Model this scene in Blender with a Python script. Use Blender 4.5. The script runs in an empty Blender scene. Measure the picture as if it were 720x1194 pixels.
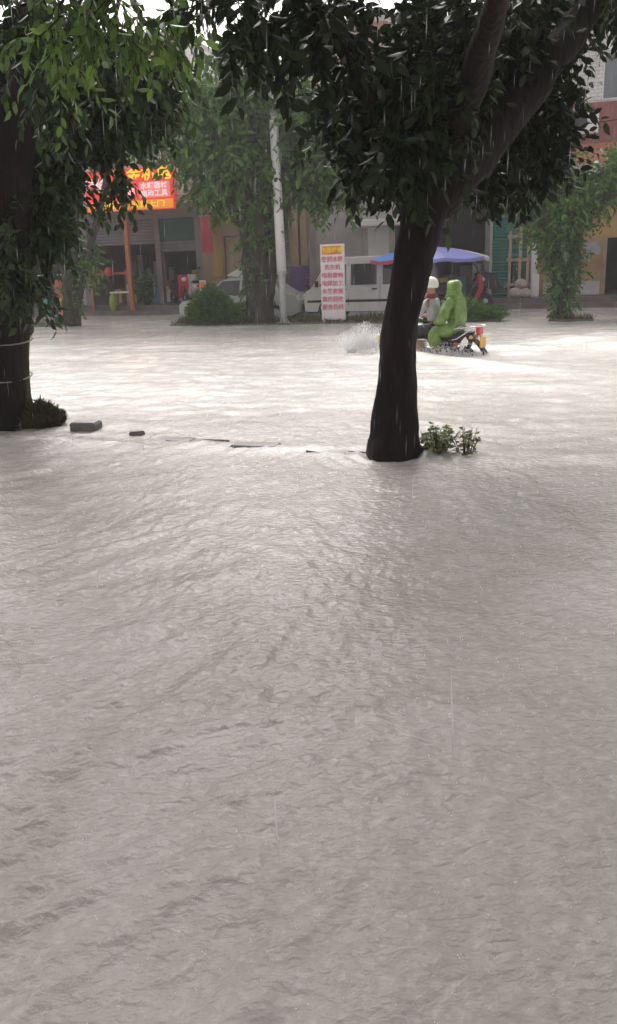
import bpy, math, random
import numpy as np
from mathutils import Vector, Matrix

random.seed(7)
RNG = np.random.default_rng(11)
PI = math.pi
C = bpy.data.collections.new("flooded_street")
bpy.context.scene.collection.children.link(C)

# ------------------------------------------------------------------ camera
H = 1.70
F = 1000.0            # focal length in photo pixels (720 x 1194)
PITCH = math.atan(294 / F)
ROLL = math.radians(2.0)
FW = Vector((0, math.cos(PITCH), -math.sin(PITCH)))
UP0 = Vector((0, math.sin(PITCH), math.cos(PITCH)))
RT0 = Vector((1, 0, 0))
# picture turned counter-clockwise: camera turned clockwise
RT = RT0 * math.cos(ROLL) - UP0 * math.sin(ROLL)
UP = UP0 * math.cos(ROLL) + RT0 * math.sin(ROLL)

def ray(col, row):
    return FW * F + RT * (col - 360) + UP * (597 - row)

def at(col, row, Y):
    """the point at forward distance Y seen at this place of the photo"""
    r = ray(col, row)
    return Vector((0, 0, H)) + r * (Y / r.y)

def ground(col, row, z=0.0):
    r = ray(col, row)
    return Vector((0, 0, H)) + r * ((z - H) / r.z)

A = math.radians(17.5)
Y0 = 31.2
UD = Vector((math.cos(A), -math.sin(A), 0))
VD = Vector((math.sin(A), math.cos(A), 0))
ORG = Vector((0, Y0, 0))

def S(u, v, z=0.0):
    return ORG + UD * u + VD * v + Vector((0, 0, z))

def hit(col, row, v):
    """street coordinates (u, z) where a sight line meets the upright plane v"""
    r = ray(col, row)
    o = Vector((0, 0, H))
    t = (v - (o - ORG).dot(VD)) / r.dot(VD)
    p = o + r * t
    return (p - ORG).dot(UD), p.z

# ------------------------------------------------------------------ materials
def nd(nt, t, **kw):
    n = nt.nodes.new(t)
    for k, v in kw.items():
        setattr(n, k, v)
    return n

def mat(name, col, rough=0.7, var=0.25, scale=3.0, bump=0.0, bscale=20.0, metal=0.0, col2=None,
        stretch=(1, 1, 1), translucent=0.0, tint=False, spec=0.5, emit=0.0, coat=0.0):
    m = bpy.data.materials.new(name)
    m.use_nodes = True
    nt = m.node_tree
    b = nt.nodes['Principled BSDF']
    b.inputs['Roughness'].default_value = rough
    b.inputs['Metallic'].default_value = metal
    b.inputs['Specular IOR Level'].default_value = spec
    b.inputs['Coat Weight'].default_value = coat
    tc = nd(nt, 'ShaderNodeTexCoord')
    mp = nd(nt, 'ShaderNodeMapping')
    mp.inputs['Scale'].default_value = stretch
    nt.links.new(tc.outputs['Object'], mp.inputs['Vector'])
    nz = nd(nt, 'ShaderNodeTexNoise')
    nz.inputs['Scale'].default_value = scale
    nz.inputs['Detail'].default_value = 6
    nz.inputs['Roughness'].default_value = 0.65
    nt.links.new(mp.outputs[0], nz.inputs['Vector'])
    ramp = nd(nt, 'ShaderNodeMapRange')
    ramp.inputs['From Min'].default_value = 0.3
    ramp.inputs['From Max'].default_value = 0.7
    nt.links.new(nz.outputs['Fac'], ramp.inputs['Value'])
    mx = nd(nt, 'ShaderNodeMix', data_type='RGBA')
    c2 = col2 if col2 else tuple(c * (1 - var) for c in col)
    c1 = col if col2 else tuple(min(1, c * (1 + var * 0.5)) for c in col)
    mx.inputs['A'].default_value = (*c2, 1)
    mx.inputs['B'].default_value = (*c1, 1)
    nt.links.new(ramp.outputs[0], mx.inputs['Factor'])
    out = mx.outputs['Result']
    if tint:
        at_ = nd(nt, 'ShaderNodeAttribute', attribute_name='tint')
        m2 = nd(nt, 'ShaderNodeMix', data_type='RGBA', blend_type='MULTIPLY')
        m2.inputs['Factor'].default_value = 1.0
        nt.links.new(out, m2.inputs['A'])
        nt.links.new(at_.outputs['Color'], m2.inputs['B'])
        out = m2.outputs['Result']
    nt.links.new(out, b.inputs['Base Color'])
    if bump:
        n2 = nd(nt, 'ShaderNodeTexNoise')
        n2.inputs['Scale'].default_value = bscale
        n2.inputs['Detail'].default_value = 5
        nt.links.new(mp.outputs[0], n2.inputs['Vector'])
        bp = nd(nt, 'ShaderNodeBump')
        bp.inputs['Strength'].default_value = bump
        bp.inputs['Distance'].default_value = 0.02
        nt.links.new(n2.outputs['Fac'], bp.inputs['Height'])
        nt.links.new(bp.outputs[0], b.inputs['Normal'])
    if emit:
        b.inputs['Emission Color'].default_value = (*col, 1)
        b.inputs['Emission Strength'].default_value = emit
    if translucent:
        tr = nd(nt, 'ShaderNodeBsdfTranslucent')
        nt.links.new(out, tr.inputs['Color'])
        ms = nd(nt, 'ShaderNodeMixShader')
        ms.inputs[0].default_value = translucent
        nt.links.new(b.outputs[0], ms.inputs[1])
        nt.links.new(tr.outputs[0], ms.inputs[2])
        nt.links.new(ms.outputs[0], nt.nodes['Material Output'].inputs['Surface'])
    return m

def tile_mat(name, c1, c2, mortar, sx=1.0, w=0.2, h=0.1, rough=0.4):
    m = bpy.data.materials.new(name)
    m.use_nodes = True
    nt = m.node_tree
    b = nt.nodes['Principled BSDF']
    b.inputs['Roughness'].default_value = rough
    tc = nd(nt, 'ShaderNodeTexCoord')
    sp = nd(nt, 'ShaderNodeSeparateXYZ')
    nt.links.new(tc.outputs['Object'], sp.inputs[0])
    ad = nd(nt, 'ShaderNodeMath', operation='ADD')
    nt.links.new(sp.outputs['X'], ad.inputs[0]); nt.links.new(sp.outputs['Y'], ad.inputs[1])
    cb = nd(nt, 'ShaderNodeCombineXYZ')
    nt.links.new(ad.outputs[0], cb.inputs['X']); nt.links.new(sp.outputs['Z'], cb.inputs['Y'])
    br = nd(nt, 'ShaderNodeTexBrick')
    br.inputs['Scale'].default_value = 1.0
    br.inputs['Brick Width'].default_value = w
    br.inputs['Row Height'].default_value = h
    br.inputs['Mortar Size'].default_value = 0.008
    br.inputs['Color1'].default_value = (*c1, 1)
    br.inputs['Color2'].default_value = (*c2, 1)
    br.inputs['Mortar'].default_value = (*mortar, 1)
    nt.links.new(cb.outputs[0], br.inputs['Vector'])
    nz = nd(nt, 'ShaderNodeTexNoise')
    nz.inputs['Scale'].default_value = 0.9
    nz.inputs['Detail'].default_value = 8
    mp = nd(nt, 'ShaderNodeMapping'); mp.inputs['Scale'].default_value = (2.5, 2.5, 0.5)
    nt.links.new(tc.outputs['Object'], mp.inputs[0]); nt.links.new(mp.outputs[0], nz.inputs['Vector'])
    mr = nd(nt, 'ShaderNodeMapRange')
    mr.inputs['From Min'].default_value = 0.35; mr.inputs['From Max'].default_value = 0.7
    mr.inputs['To Min'].default_value = 0.55; mr.inputs['To Max'].default_value = 1.0
    nt.links.new(nz.outputs['Fac'], mr.inputs['Value'])
    m2 = nd(nt, 'ShaderNodeMix', data_type='RGBA', blend_type='MULTIPLY')
    m2.inputs['Factor'].default_value = 1
    nt.links.new(br.outputs['Color'], m2.inputs['A']); nt.links.new(mr.outputs[0], m2.inputs['B'])
    nt.links.new(m2.outputs['Result'], b.inputs['Base Color'])
    return m

def bark_mat(name, c1, c2, scale=9):
    m = mat(name, c1, 0.85, scale=scale, bump=0.9, bscale=14, col2=c2, stretch=(1, 1, 0.22))
    m.node_tree.nodes['Bump'].inputs['Distance'].default_value = 0.05
    m.node_tree.nodes['Principled BSDF'].inputs['Roughness'].default_value = .75
    m.node_tree.nodes['Principled BSDF'].inputs['Specular IOR Level'].default_value = .2
    return m

M = {}
M['bark'] = bark_mat('wet_bark', (0.017, 0.010, 0.009), (0.005, 0.004, 0.004))
M['bark_far'] = bark_mat('median_bark', (0.085, 0.075, 0.065), (0.03, 0.028, 0.025))
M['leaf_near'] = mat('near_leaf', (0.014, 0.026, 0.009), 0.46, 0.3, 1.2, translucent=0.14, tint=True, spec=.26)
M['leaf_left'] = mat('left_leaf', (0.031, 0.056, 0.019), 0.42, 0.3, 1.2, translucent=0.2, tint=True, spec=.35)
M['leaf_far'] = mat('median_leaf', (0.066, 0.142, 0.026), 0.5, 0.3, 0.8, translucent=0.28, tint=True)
M['grass'] = mat('wet_grass', (0.10, 0.12, 0.05), 0.6, 0.3, 2.0, translucent=0.2, tint=True)
M['dry'] = mat('drift_weed', (0.075, 0.058, 0.038), 0.8, 0.3, 2.0, tint=True)
M['weed'] = mat('wet_weed', (0.20, 0.22, 0.13), 0.6, 0.3, 2.0, translucent=0.2, tint=True)
M['concrete'] = mat('wet_concrete', (0.22, 0.20, 0.185), 0.6, 0.35, 2.5, 0.3, 30)
M['step'] = mat('step_concrete', (0.17, 0.145, 0.14), 0.6, 0.35, 1.5, 0.3, 30)
M['kerbstone'] = mat('kerb_stone', (0.15, 0.135, 0.13), 0.55, 0.4, 6, 0.6, 30)
M['mud'] = mat('mud_bed', (0.12, 0.10, 0.08), 0.9, 0.3, 1.5)
M['asphalt'] = mat('asphalt', (0.05, 0.05, 0.05), 0.8, 0.2, 6)
M['tile_white'] = tile_mat('white_wall_tile', (0.86, 0.85, 0.83), (0.80, 0.79, 0.78), (0.5, 0.5, 0.5))
M['tile_salmon'] = tile_mat('salmon_wall_tile', (0.62, 0.25, 0.19), (0.56, 0.21, 0.16), (0.45, 0.3, 0.26))
M['tile_brick'] = tile_mat('brick_red_tile', (0.40, 0.11, 0.10), (0.34, 0.09, 0.085), (0.3, 0.16, 0.15), w=0.24, h=0.07)
M['orange_band'] = mat('orange_paint', (0.50, 0.19, 0.12), 0.6, 0.35, 2.0)
M['plaster'] = mat('grey_plaster', (0.52, 0.49, 0.485), 0.8, 0.3, 0.8, 0.15, 20)
M['plaster_light'] = mat('pale_plaster', (0.62, 0.585, 0.57), 0.8, 0.25, 0.8, 0.15, 20)
M['plaster_dark'] = mat('dark_plaster', (0.24, 0.225, 0.225), 0.85, 0.3, 1.0, 0.15, 20)
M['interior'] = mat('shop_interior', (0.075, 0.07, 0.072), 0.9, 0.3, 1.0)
M['ochre'] = mat('ochre_paint', (0.42, 0.28, 0.11), 0.7, 0.3, 1.2, 0.1, 20)
M['tan'] = mat('tan_wall', (0.36, 0.26, 0.17), 0.75, 0.3, 1.2, 0.1, 20)
M['teal'] = mat('teal_shutter', (0.035, 0.20, 0.17), 0.45, 0.25, 1.5)
M['darkgreen'] = mat('dark_green_paint', (0.02, 0.09, 0.065), 0.5, 0.3, 1.5)
M['grey_metal'] = mat('grey_shutter', (0.20, 0.20, 0.21), 0.5, 0.25, 1.0, metal=0.2)
M['steel'] = mat('galvanised_steel', (0.45, 0.45, 0.46), 0.4, 0.2, 5, metal=0.6)
M['chrome'] = mat('chrome', (0.75, 0.75, 0.76), 0.15, 0.1, 5, metal=1.0)
M['white_paint'] = mat('white_paint', (0.78, 0.78, 0.78), 0.4, 0.12, 2.0)
M['van_paint'] = mat('van_paint', (0.68, 0.665, 0.65), 0.25, 0.10, 1.5, coat=0.4)
M['car_paint'] = mat('grey_green_car_paint', (0.42, 0.45, 0.43), 0.25, 0.10, 1.5, coat=0.4)
M['glass_dark'] = mat('dark_glass', (0.03, 0.032, 0.038), 0.08, 0.1, 2, spec=0.6)
M['glass_win'] = mat('window_glass', (0.16, 0.18, 0.20), 0.1, 0.3, 1, spec=0.6)
M['rubber'] = mat('black_rubber', (0.018, 0.018, 0.018), 0.6, 0.2, 8)
M['black_plastic'] = mat('black_plastic', (0.02, 0.02, 0.022), 0.35, 0.2, 8)
M['red'] = mat('red_paint', (0.55, 0.035, 0.045), 0.35, 0.2, 3)
M['red_dull'] = mat('red_cloth', (0.48, 0.06, 0.075), 0.7, 0.25, 3)
M['lamp_red'] = mat('red_lens', (0.55, 0.03, 0.03), 0.15, 0.1, 8, coat=0.5)
M['orange'] = mat('orange_paint_gloss', (0.50, 0.17, 0.07), 0.45, 0.25, 3)
M['plate'] = mat('amber_plate', (0.80, 0.38, 0.04), 0.35, 0.1, 8)
M['sign_red'] = mat('sign_red', (0.75, 0.06, 0.045), 0.45, 0.12, 2)
M['sign_pink'] = mat('sign_pink', (0.80, 0.25, 0.25), 0.45, 0.12, 2)
M['sign_orange'] = mat('sign_orange', (0.85, 0.28, 0.05), 0.45, 0.12, 2)
M['sign_yellow'] = mat('sign_yellow', (0.92, 0.72, 0.05), 0.45, 0.1, 2)
M['sign_white'] = mat('sign_white', (0.85, 0.78, 0.78), 0.45, 0.1, 2)
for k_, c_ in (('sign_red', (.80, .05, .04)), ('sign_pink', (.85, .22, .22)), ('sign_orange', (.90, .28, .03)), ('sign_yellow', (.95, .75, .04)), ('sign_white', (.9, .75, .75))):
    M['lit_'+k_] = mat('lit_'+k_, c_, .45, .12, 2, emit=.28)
M['board_white'] = mat('board_white', (0.80, 0.76, 0.77), 0.5, 0.08, 3)
M['letter_pink'] = mat('letter_pink', (0.72, 0.20, 0.28), 0.5, 0.1, 3)
M['blue'] = mat('umbrella_blue', (0.06, 0.26, 0.80), 0.5, 0.12, 2, translucent=0.3)
M['umb_red'] = mat('umbrella_red', (0.80, 0.12, 0.15), 0.5, 0.12, 2, translucent=0.3)
M['umb_lilac'] = mat('umbrella_lilac', (0.30, 0.33, 0.76), 0.5, 0.2, 2, translucent=0.3)
M['umb_white'] = mat('umbrella_white', (0.75, 0.72, 0.76), 0.5, 0.1, 2, translucent=0.3)
M['purple'] = mat('purple_cloth', (0.13, 0.08, 0.22), 0.8, 0.3, 3)
M['wood'] = mat('weathered_wood', (0.40, 0.29, 0.20), 0.75, 0.4, 6, 0.3, 30, stretch=(1, 1, .3))
M['sack'] = mat('pale_sack', (0.50, 0.43, 0.40), 0.85, 0.3, 6, 0.5, 15)
M['skin'] = mat('skin', (0.50, 0.26, 0.18), 0.5, 0.12, 6)
M['hair'] = mat('black_hair', (0.015, 0.012, 0.012), 0.5, 0.2, 20)
M['shirt'] = mat('grey_shirt', (0.42, 0.42, 0.45), 0.8, 0.25, 9, 0.6, 12)
M['collar'] = mat('maroon_collar', (0.22, 0.045, 0.055), 0.8, 0.2, 9)
M['shorts'] = mat('dark_shorts', (0.03, 0.03, 0.035), 0.8, 0.2, 9, 0.4, 12)
M['helmet'] = mat('helmet_white', (0.78, 0.77, 0.70), 0.25, 0.05, 5, coat=0.5)
M['raincoat'] = mat('green_raincoat', (0.20, 0.34, 0.075), 0.35, 0.5, 7, 1.0, 9, translucent=0.2, coat=0.15)
M['eye'] = mat('eye_dark', (0.02, 0.015, 0.012), 0.2, 0.0, 3)
M['cloth_teal'] = mat('teal_cloth', (0.04, 0.28, 0.23), 0.8, 0.3, 5)
M['cloth_blue'] = mat('navy_cloth', (0.04, 0.06, 0.18), 0.8, 0.3, 5)
M['ygreen'] = mat('yellow_green_cloth', (0.33, 0.42, 0.10), 0.8, 0.3, 5)
M['foam'] = mat('foam', (0.97, 0.97, 0.97), 0.6, 0.01, 8, translucent=0.25)

# ------------------------------------------------------------------ mesh helpers
class MB:
    def __init__(s):
        s.v = []; s.f = []; s.mi = []
    def add(s, vs, fs, mi=0):
        o = len(s.v)
        s.v.extend([tuple(v) for v in vs])
        s.f.extend([tuple(i + o for i in f) for f in fs])
        s.mi.extend([mi] * len(fs))
    def box(s, x0, x1, y0, y1, z0, z1, mi=0, bev=0.0):
        if bev:
            b = min(bev, (x1-x0)*.45, (y1-y0)*.45, (z1-z0)*.45)
            # chamfered in plan and at the top/bottom
            def ring(z, i):
                return [(x0+b+i*0, y0+i, z), (x1-b, y0+i, z), (x1-i, y0+b, z), (x1-i, y1-b, z),
                        (x1-b, y1-i, z), (x0+b, y1-i, z), (x0+i, y1-b, z), (x0+i, y0+b, z)]
            vs = ring(z0, b*.6) + ring(z0+b, 0) + ring(z1-b, 0) + ring(z1, b*.6)
            fs = [tuple(range(7, -1, -1)), tuple(range(24, 32))]
            for r in range(3):
                for k in range(8):
                    fs.append((r*8+k, r*8+(k+1) % 8, r*8+8+(k+1) % 8, r*8+8+k))
            s.add(vs, fs, mi); return
        vs = [(x0,y0,z0),(x1,y0,z0),(x1,y1,z0),(x0,y1,z0),(x0,y0,z1),(x1,y0,z1),(x1,y1,z1),(x0,y1,z1)]
        s.add(vs, [(0,3,2,1),(4,5,6,7),(0,1,5,4),(1,2,6,5),(2,3,7,6),(3,0,4,7)], mi)
    def tube(s, pts, rad, n=8, mi=0, cap=True, wob=0.0, seed=0):
        rr = random.Random(seed)
        pts = [Vector(p) for p in pts]
        if not hasattr(rad, '__len__'): rad = [rad] * len(pts)
        ref = Vector((0.13, 0.21, 0.97)) if abs((pts[-1]-pts[0]).normalized().z) < .9 else Vector((1, .1, 0))
        vs = []; ph = [rr.uniform(0, 6.28) for _ in range(3)]
        for i, p in enumerate(pts):
            t = (pts[min(i+1, len(pts)-1)] - pts[max(i-1, 0)]).normalized()
            a = t.cross(ref).normalized(); b = t.cross(a).normalized()
            for k in range(n):
                g = 2*PI*k/n
                w = 1 + wob*(math.sin(3*g+ph[0]+i*.35)*.5 + math.sin(5*g+ph[1]-i*.5)*.35 + rr.uniform(-.25, .25))
                vs.append(p + (a*math.cos(g) + b*math.sin(g)) * rad[i] * w)
        fs = []
        for i in range(len(pts)-1):
            for k in range(n):
                fs.append((i*n+k, i*n+(k+1) % n, (i+1)*n+(k+1) % n, (i+1)*n+k))
        if cap:
            fs.append(tuple(range(n-1, -1, -1))); fs.append(tuple(range((len(pts)-1)*n, len(pts)*n)))
        s.add(vs, fs, mi)
    def prism(s, outline, y0, y1, mi=0):
        """outline in x,z pushed from y0 to y1"""
        n = len(outline)
        vs = [(x, y0, z) for x, z in outline] + [(x, y1, z) for x, z in outline]
        fs = [tuple(range(n)), tuple(range(2*n-1, n-1, -1))]
        for k in range(n):
            fs.append((k, k+n, (k+1) % n + n, (k+1) % n))
        s.add(vs, fs, mi)
    def lathe(s, prof, c=(0,0,0), n=20, axis='z', mi=0):
        vs = []
        for r, h in prof:
            for k in range(n):
                g = 2*PI*k/n
                p = (r*math.cos(g), r*math.sin(g), h)
                if axis == 'y': p = (p[0], p[2], p[1])
                if axis == 'x': p = (p[2], p[0], p[1])
                vs.append((p[0]+c[0], p[1]+c[1], p[2]+c[2]))
        fs = []
        for i in range(len(prof)-1):
            for k in range(n):
                fs.append((i*n+k, i*n+(k+1) % n, (i+1)*n+(k+1) % n, (i+1)*n+k))
        fs.append(tuple(range(n-1, -1, -1))); fs.append(tuple(range((len(prof)-1)*n, len(prof)*n)))
        s.add(vs, fs, mi)
    def ellipsoid(s, c, r, n=16, m=10, mi=0, noise=0.0):
        vs = []; fs = []
        for i in range(m+1):
            th = PI*i/m
            for k in range(n):
                g = 2*PI*k/n
                q = 1 + random.uniform(-noise, noise)
                vs.append((c[0]+r[0]*math.sin(th)*math.cos(g)*q, c[1]+r[1]*math.sin(th)*math.sin(g)*q, c[2]+r[2]*math.cos(th)*q))
        for i in range(m):
            for k in range(n):
                fs.append((i*n+k, (i+1)*n+k, (i+1)*n+(k+1) % n, i*n+(k+1) % n))
        s.add(vs, fs, mi)
    def build(s, name, m, parent=None, smooth=False, loc=None):
        me = bpy.data.meshes.new(name)
        me.from_pydata(s.v, [], s.f)
        for mm in (m if isinstance(m, (list, tuple)) else [m]):
            me.materials.append(mm)
        me.polygons.foreach_set('material_index', s.mi)
        import bmesh
        bm = bmesh.new(); bm.from_mesh(me)
        bmesh.ops.recalc_face_normals(bm, faces=bm.faces)
        bm.to_mesh(me); bm.free()
        if smooth:
            me.polygons.foreach_set('use_smooth', [True]*len(me.polygons))
        o = bpy.data.objects.new(name, me)
        C.objects.link(o)
        if parent: o.parent = parent
        if loc is not None: o.location = loc
        return o

def tag(o, label=None, cat=None, group=None, kind=None):
    if label: o['label'] = label
    if cat: o['category'] = cat
    if group: o['group'] = group
    if kind: o['kind'] = kind
    return o

def empty(name, loc, rz=0.0, label=None, cat=None, group=None):
    o = bpy.data.objects.new(name, None)
    o.empty_display_size = 0.2
    C.objects.link(o); o.location = loc; o.rotation_euler = (0, 0, rz)
    return tag(o, label, cat, group)

def kids(o):
    return [c for c in C.objects if c.parent == o]

def copy_tree(o, parent=None):
    c = o.copy(); C.objects.link(c)
    if parent: c.parent = parent
    for ch in kids(o): copy_tree(ch, c)
    return c

# numpy smooth noise
def _hash(ix, iy, seed):
    h = (ix.astype(np.int64)*374761393 + iy.astype(np.int64)*668265263 + seed*974711) & 0xffffffff
    h = ((h ^ (h >> 13)) * 1274126177) & 0xffffffff
    return ((h ^ (h >> 16)) & 0xffff) / 65535.0

def vnoise(x, y, seed=0):
    xi = np.floor(x); yi = np.floor(y)
    fx = x-xi; fy = y-yi
    fx = fx*fx*fx*(fx*(fx*6-15)+10); fy = fy*fy*fy*(fy*(fy*6-15)+10)
    a = _hash(xi, yi, seed); b = _hash(xi+1, yi, seed); c = _hash(xi, yi+1, seed); d = _hash(xi+1, yi+1, seed)
    return (a*(1-fx)+b*fx)*(1-fy) + (c*(1-fx)+d*fx)*fy

def fbm(x, y, seed=0, o=4, g=0.5):
    s = 0; a = 1; t = 0
    for k in range(o):
        s = s + a*vnoise(x*2**k+17*k, y*2**k-9*k, seed+k); t += a; a *= g
    return s/t

# ------------------------------------------------------------------ setting: beds
def sheet(name, x0, x1, y0, y1, z, m):
    b = MB(); b.add([(x0,y0,z),(x1,y0,z),(x1,y1,z),(x0,y1,z)], [(0,1,2,3)])
    return tag(b.build(name, m), kind='structure')

sheet('ground', -110, 110, -60, 140, -0.70, M['mud'])
def strip(name, u0, u1, v0, v1, z0, z1, m, top_noise=0, kind='structure'):
    b = MB(); b.box(u0, u1, v0, v1, z0, z1)
    o = b.build(name, m, loc=ORG); o.rotation_euler = (0, 0, -A)
    return tag(o, kind=kind)
strip('road', -60, 60, -22.0, -6.9, -0.66, -0.45, M['asphalt'])
strip('sidewalk', -60, 60, -45, -22.4, -0.66, -0.30, M['concrete'])
strip('pavement', -60, 60, -5.6, -1.6, -0.66, -0.12, M['concrete'])

# shop front platform with two treads
def ramp_steps():
    b = MB()
    b.box(-26, 24, -1.6, -1.2, -0.5, 0.16)
    b.box(-26, 24, -1.2, 7.0, -0.5, 0.32)
    o = b.build('shop_platform', M['step'], loc=ORG); o.rotation_euler = (0, 0, -A)
    tag(o, kind='structure')
ramp_steps()

# ------------------------------------------------------------------ water
def water():
    def axis(lims):
        out = []
        for a, b, st in lims:
            n = max(1, int(round((b-a)/st)))
            out += list(np.linspace(a, b, n, endpoint=False))
        out.append(lims[-1][1])
        return np.array(out)
    ys = axis([(-40,-4,6),(-4,0.8,.12),(.8,3.2,.018),(3.2,5.5,.03),(5.5,9,.045),(9,14,.08),(14,20,.11),(20,34,.25),(34,60,4)])
    xs = axis([(-60,-14,4),(-14,-5,.25),(-5,-1.8,.06),(-1.8,1.8,.02),(1.8,5,.06),(5,14,.25),(14,60,4)])
    X, Y = np.meshgrid(xs, ys)
    # flow along the pavement: from lower left to upper right
    ca, sa = math.cos(math.radians(38)), math.sin(math.radians(38))
    P = X*ca + Y*sa; Q = -X*sa + Y*ca
    wx = fbm(X*.9, Y*.9, 3, 3)-.5; wy = fbm(X*.9+40, Y*.9, 5, 3)-.5
    def ridge(n): return 1-np.abs(2*n-1)
    big = fbm(P*.45+wx*1.2, Q*1.0+wy*1.2, 9, 3)
    flow = ridge(fbm(P*1.3+wx*2.0, Q*4.0+wy*2.5, 21, 3))
    chop = fbm(X*7+wx*4, Y*8+wy*4, 31, 3)
    drops = fbm(X*17+wx*3, Y*17+wy*3, 37, 3)
    fine = ridge(fbm(X*22, Y*26, 41, 2))
    left = 1/(1+np.exp((X+.35*(Y-2)-.1)*2.2))      # stronger current on the left
    z = .016*(big-.5) + (.005+.032*left)*(flow**2-.45) + .014*(chop-.5) + .014*(drops-.5) + .004*(fine-.6)
    # beyond the kerb line: the road current
    vv = (X*math.sin(A) + (Y-Y0)*math.cos(A))
    uu = (X*math.cos(A) - (Y-Y0)*math.sin(A))
    rd = 1/(1+np.exp(-(vv+22.0+1.2*(fbm(uu*.5, vv*.9, 91, 3)-.5))*2.0))
    fd = 1/(1+np.exp(-(vv+20.0+3.0*(fbm(uu*.35, vv*.8, 93, 4)-.5))*.9))
    zr = .05*(fbm(uu*.55, vv*1.5, 51, 4)-.5) + .03*(ridge(fbm(uu*1.2, vv*3.0, 55, 3))-.5) + .028*(fbm(uu*4, vv*6, 57, 3)-.5)
    z = z*(1-.35*rd) + zr*rd
    # water heaping against the kerb
    kb = np.exp(-((vv+22.35+.25*(fbm(uu*.6, uu*0+3, 61, 3)-.5))/.22)**2)
    z += kb*(.055*fbm(uu*2.2, vv*3.0, 63, 3)-.006)
    # wake round the motorcycle
    bx, by = BIKE.x, BIKE.y
    hd = Vector((math.cos(BIKE_RZ), math.sin(BIKE_RZ)))
    L = (X-bx)*hd.x + (Y-by)*hd.y; T = -(X-bx)*hd.y + (Y-by)*hd.x
    dist = np.maximum(0, .9-L)
    vwave = np.exp(-((np.abs(T)-.25-dist*.38)/(.16+dist*.06))**2)*np.exp(-dist/3.2)*(L < 1.4)
    z += vwave*.12*(.6+.8*fbm(X*3, Y*3, 71, 3))
    # the long swell travelling at the right hand side
    sw = ground(715, 400); us = (sw-ORG).dot(UD); vs_ = (sw-ORG).dot(VD)
    wv = np.exp(-((uu-us-.35*(vv-vs_))/1.5)**2)*np.exp(-((vv-vs_)/1.9)**2)
    z += wv*.24*fbm(X*1.3, Y*1.6, 77, 4)
    # rings left by falling drops
    for cs, sd_, am in ((.17, 301, .0045), (.12, 302, .0035), (.23, 303, .005)):
        ci = np.floor(X/cs+sd_*.37); cj = np.floor(Y/cs+sd_*.61)
        px = (ci+.35+.3*_hash(ci, cj, sd_)-sd_*.37)*cs; py = (cj+.35+.3*_hash(ci, cj, sd_+9)-sd_*.61)*cs
        r0 = (.08+.24*_hash(ci, cj, sd_+17))*cs; on = _hash(ci, cj, sd_+23) > .45
        d_ = np.sqrt((X-px)**2+(Y-py)**2)
        z = z+on*am*(np.exp(-((d_-r0)/.011)**2)-.6*np.exp(-(d_/(r0*.7))**2))*(Y < 9)*(Y > .7)*(np.abs(X) < 3)
    ring = 0
    for (tx, ty, tr_) in ((ground(458, 531).x, ground(458, 531).y, .27), (ground(-6, 497).x, ground(-6, 497).y, .48)):
        rr_ = np.sqrt((X-tx)**2+(Y-ty)**2); an = np.arctan2(Y-ty, X-tx)
        e = np.exp(-((rr_-tr_-.05-.07*fbm(an*2, an*0+tr_*9, 95, 3))/.045)**2)
        ring = ring+e*(.3+.9*fbm(X*9, Y*9, 97, 3))
        z = z+e*.004+.010*np.sin((rr_-tr_)*42)*np.exp(-np.maximum(rr_-tr_, 0)/.25)*(rr_ > tr_*.6)
    foam = .12*ring + .55*fd + .9*vwave + .9*wv*1.1 + kb*.15
    foam = foam*(.55+.9*(fbm(uu*1.1, vv*2.6, 81, 4)))
    ny, nx = X.shape
    me = bpy.data.meshes.new('flood_water')
    co = np.stack([X, Y, z], -1).reshape(-1, 3).astype(np.float32)
    idx = np.arange(ny*nx).reshape(ny, nx)
    q = np.stack([idx[:-1, :-1], idx[:-1, 1:], idx[1:, 1:], idx[1:, :-1]], -1).reshape(-1, 4)
    me.vertices.add(len(co)); me.vertices.foreach_set('co', co.ravel())
    me.loops.add(q.size); me.loops.foreach_set('vertex_index', q.ravel().astype(np.int32))
    me.polygons.add(len(q)); me.polygons.foreach_set('loop_start', np.arange(0, q.size, 4, dtype=np.int32))
    me.update(calc_edges=True)
    me.polygons.foreach_set('use_smooth', np.ones(len(q), bool))
    at_ = me.attributes.new('foam', 'FLOAT', 'POINT')
    at_.data.foreach_set('value', np.clip(foam, 0, 1).ravel().astype(np.float32))
    m = bpy.data.materials.new('muddy_water'); m.use_nodes = True
    nt = m.node_tree; b = nt.nodes['Principled BSDF']
    tc = nd(nt, 'ShaderNodeTexCoord')
    n1 = nd(nt, 'ShaderNodeTexNoise'); n1.inputs['Scale'].default_value = .8; n1.inputs['Detail'].default_value = 7
    n1.inputs['Distortion'].default_value = 1.2
    nt.links.new(tc.outputs['Object'], n1.inputs['Vector'])
    mr = nd(nt, 'ShaderNodeMapRange'); mr.inputs['From Min'].default_value = .35; mr.inputs['From Max'].default_value = .65
    nt.links.new(n1.outputs['Fac'], mr.inputs['Value'])
    mx = nd(nt, 'ShaderNodeMix', data_type='RGBA')
    mx.inputs['A'].default_value = (.285, .270, .240, 1); mx.inputs['B'].default_value = (.365, .343, .322, 1)
    nt.links.new(mr.outputs[0], mx.inputs['Factor'])
    # pale flecks painted into the colour for glints of ripples and rain pocks
    n3 = nd(nt, 'ShaderNodeTexNoise'); n3.inputs['Scale'].default_value = 22; n3.inputs['Detail'].default_value = 4
    n3.inputs['Distortion'].default_value = .3
    nt.links.new(tc.outputs['Object'], n3.inputs['Vector'])
    mf = nd(nt, 'ShaderNodeMapRange'); mf.inputs['From Min'].default_value = .50; mf.inputs['From Max'].default_value = .72
    mf.inputs['To Max'].default_value = .24
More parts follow.
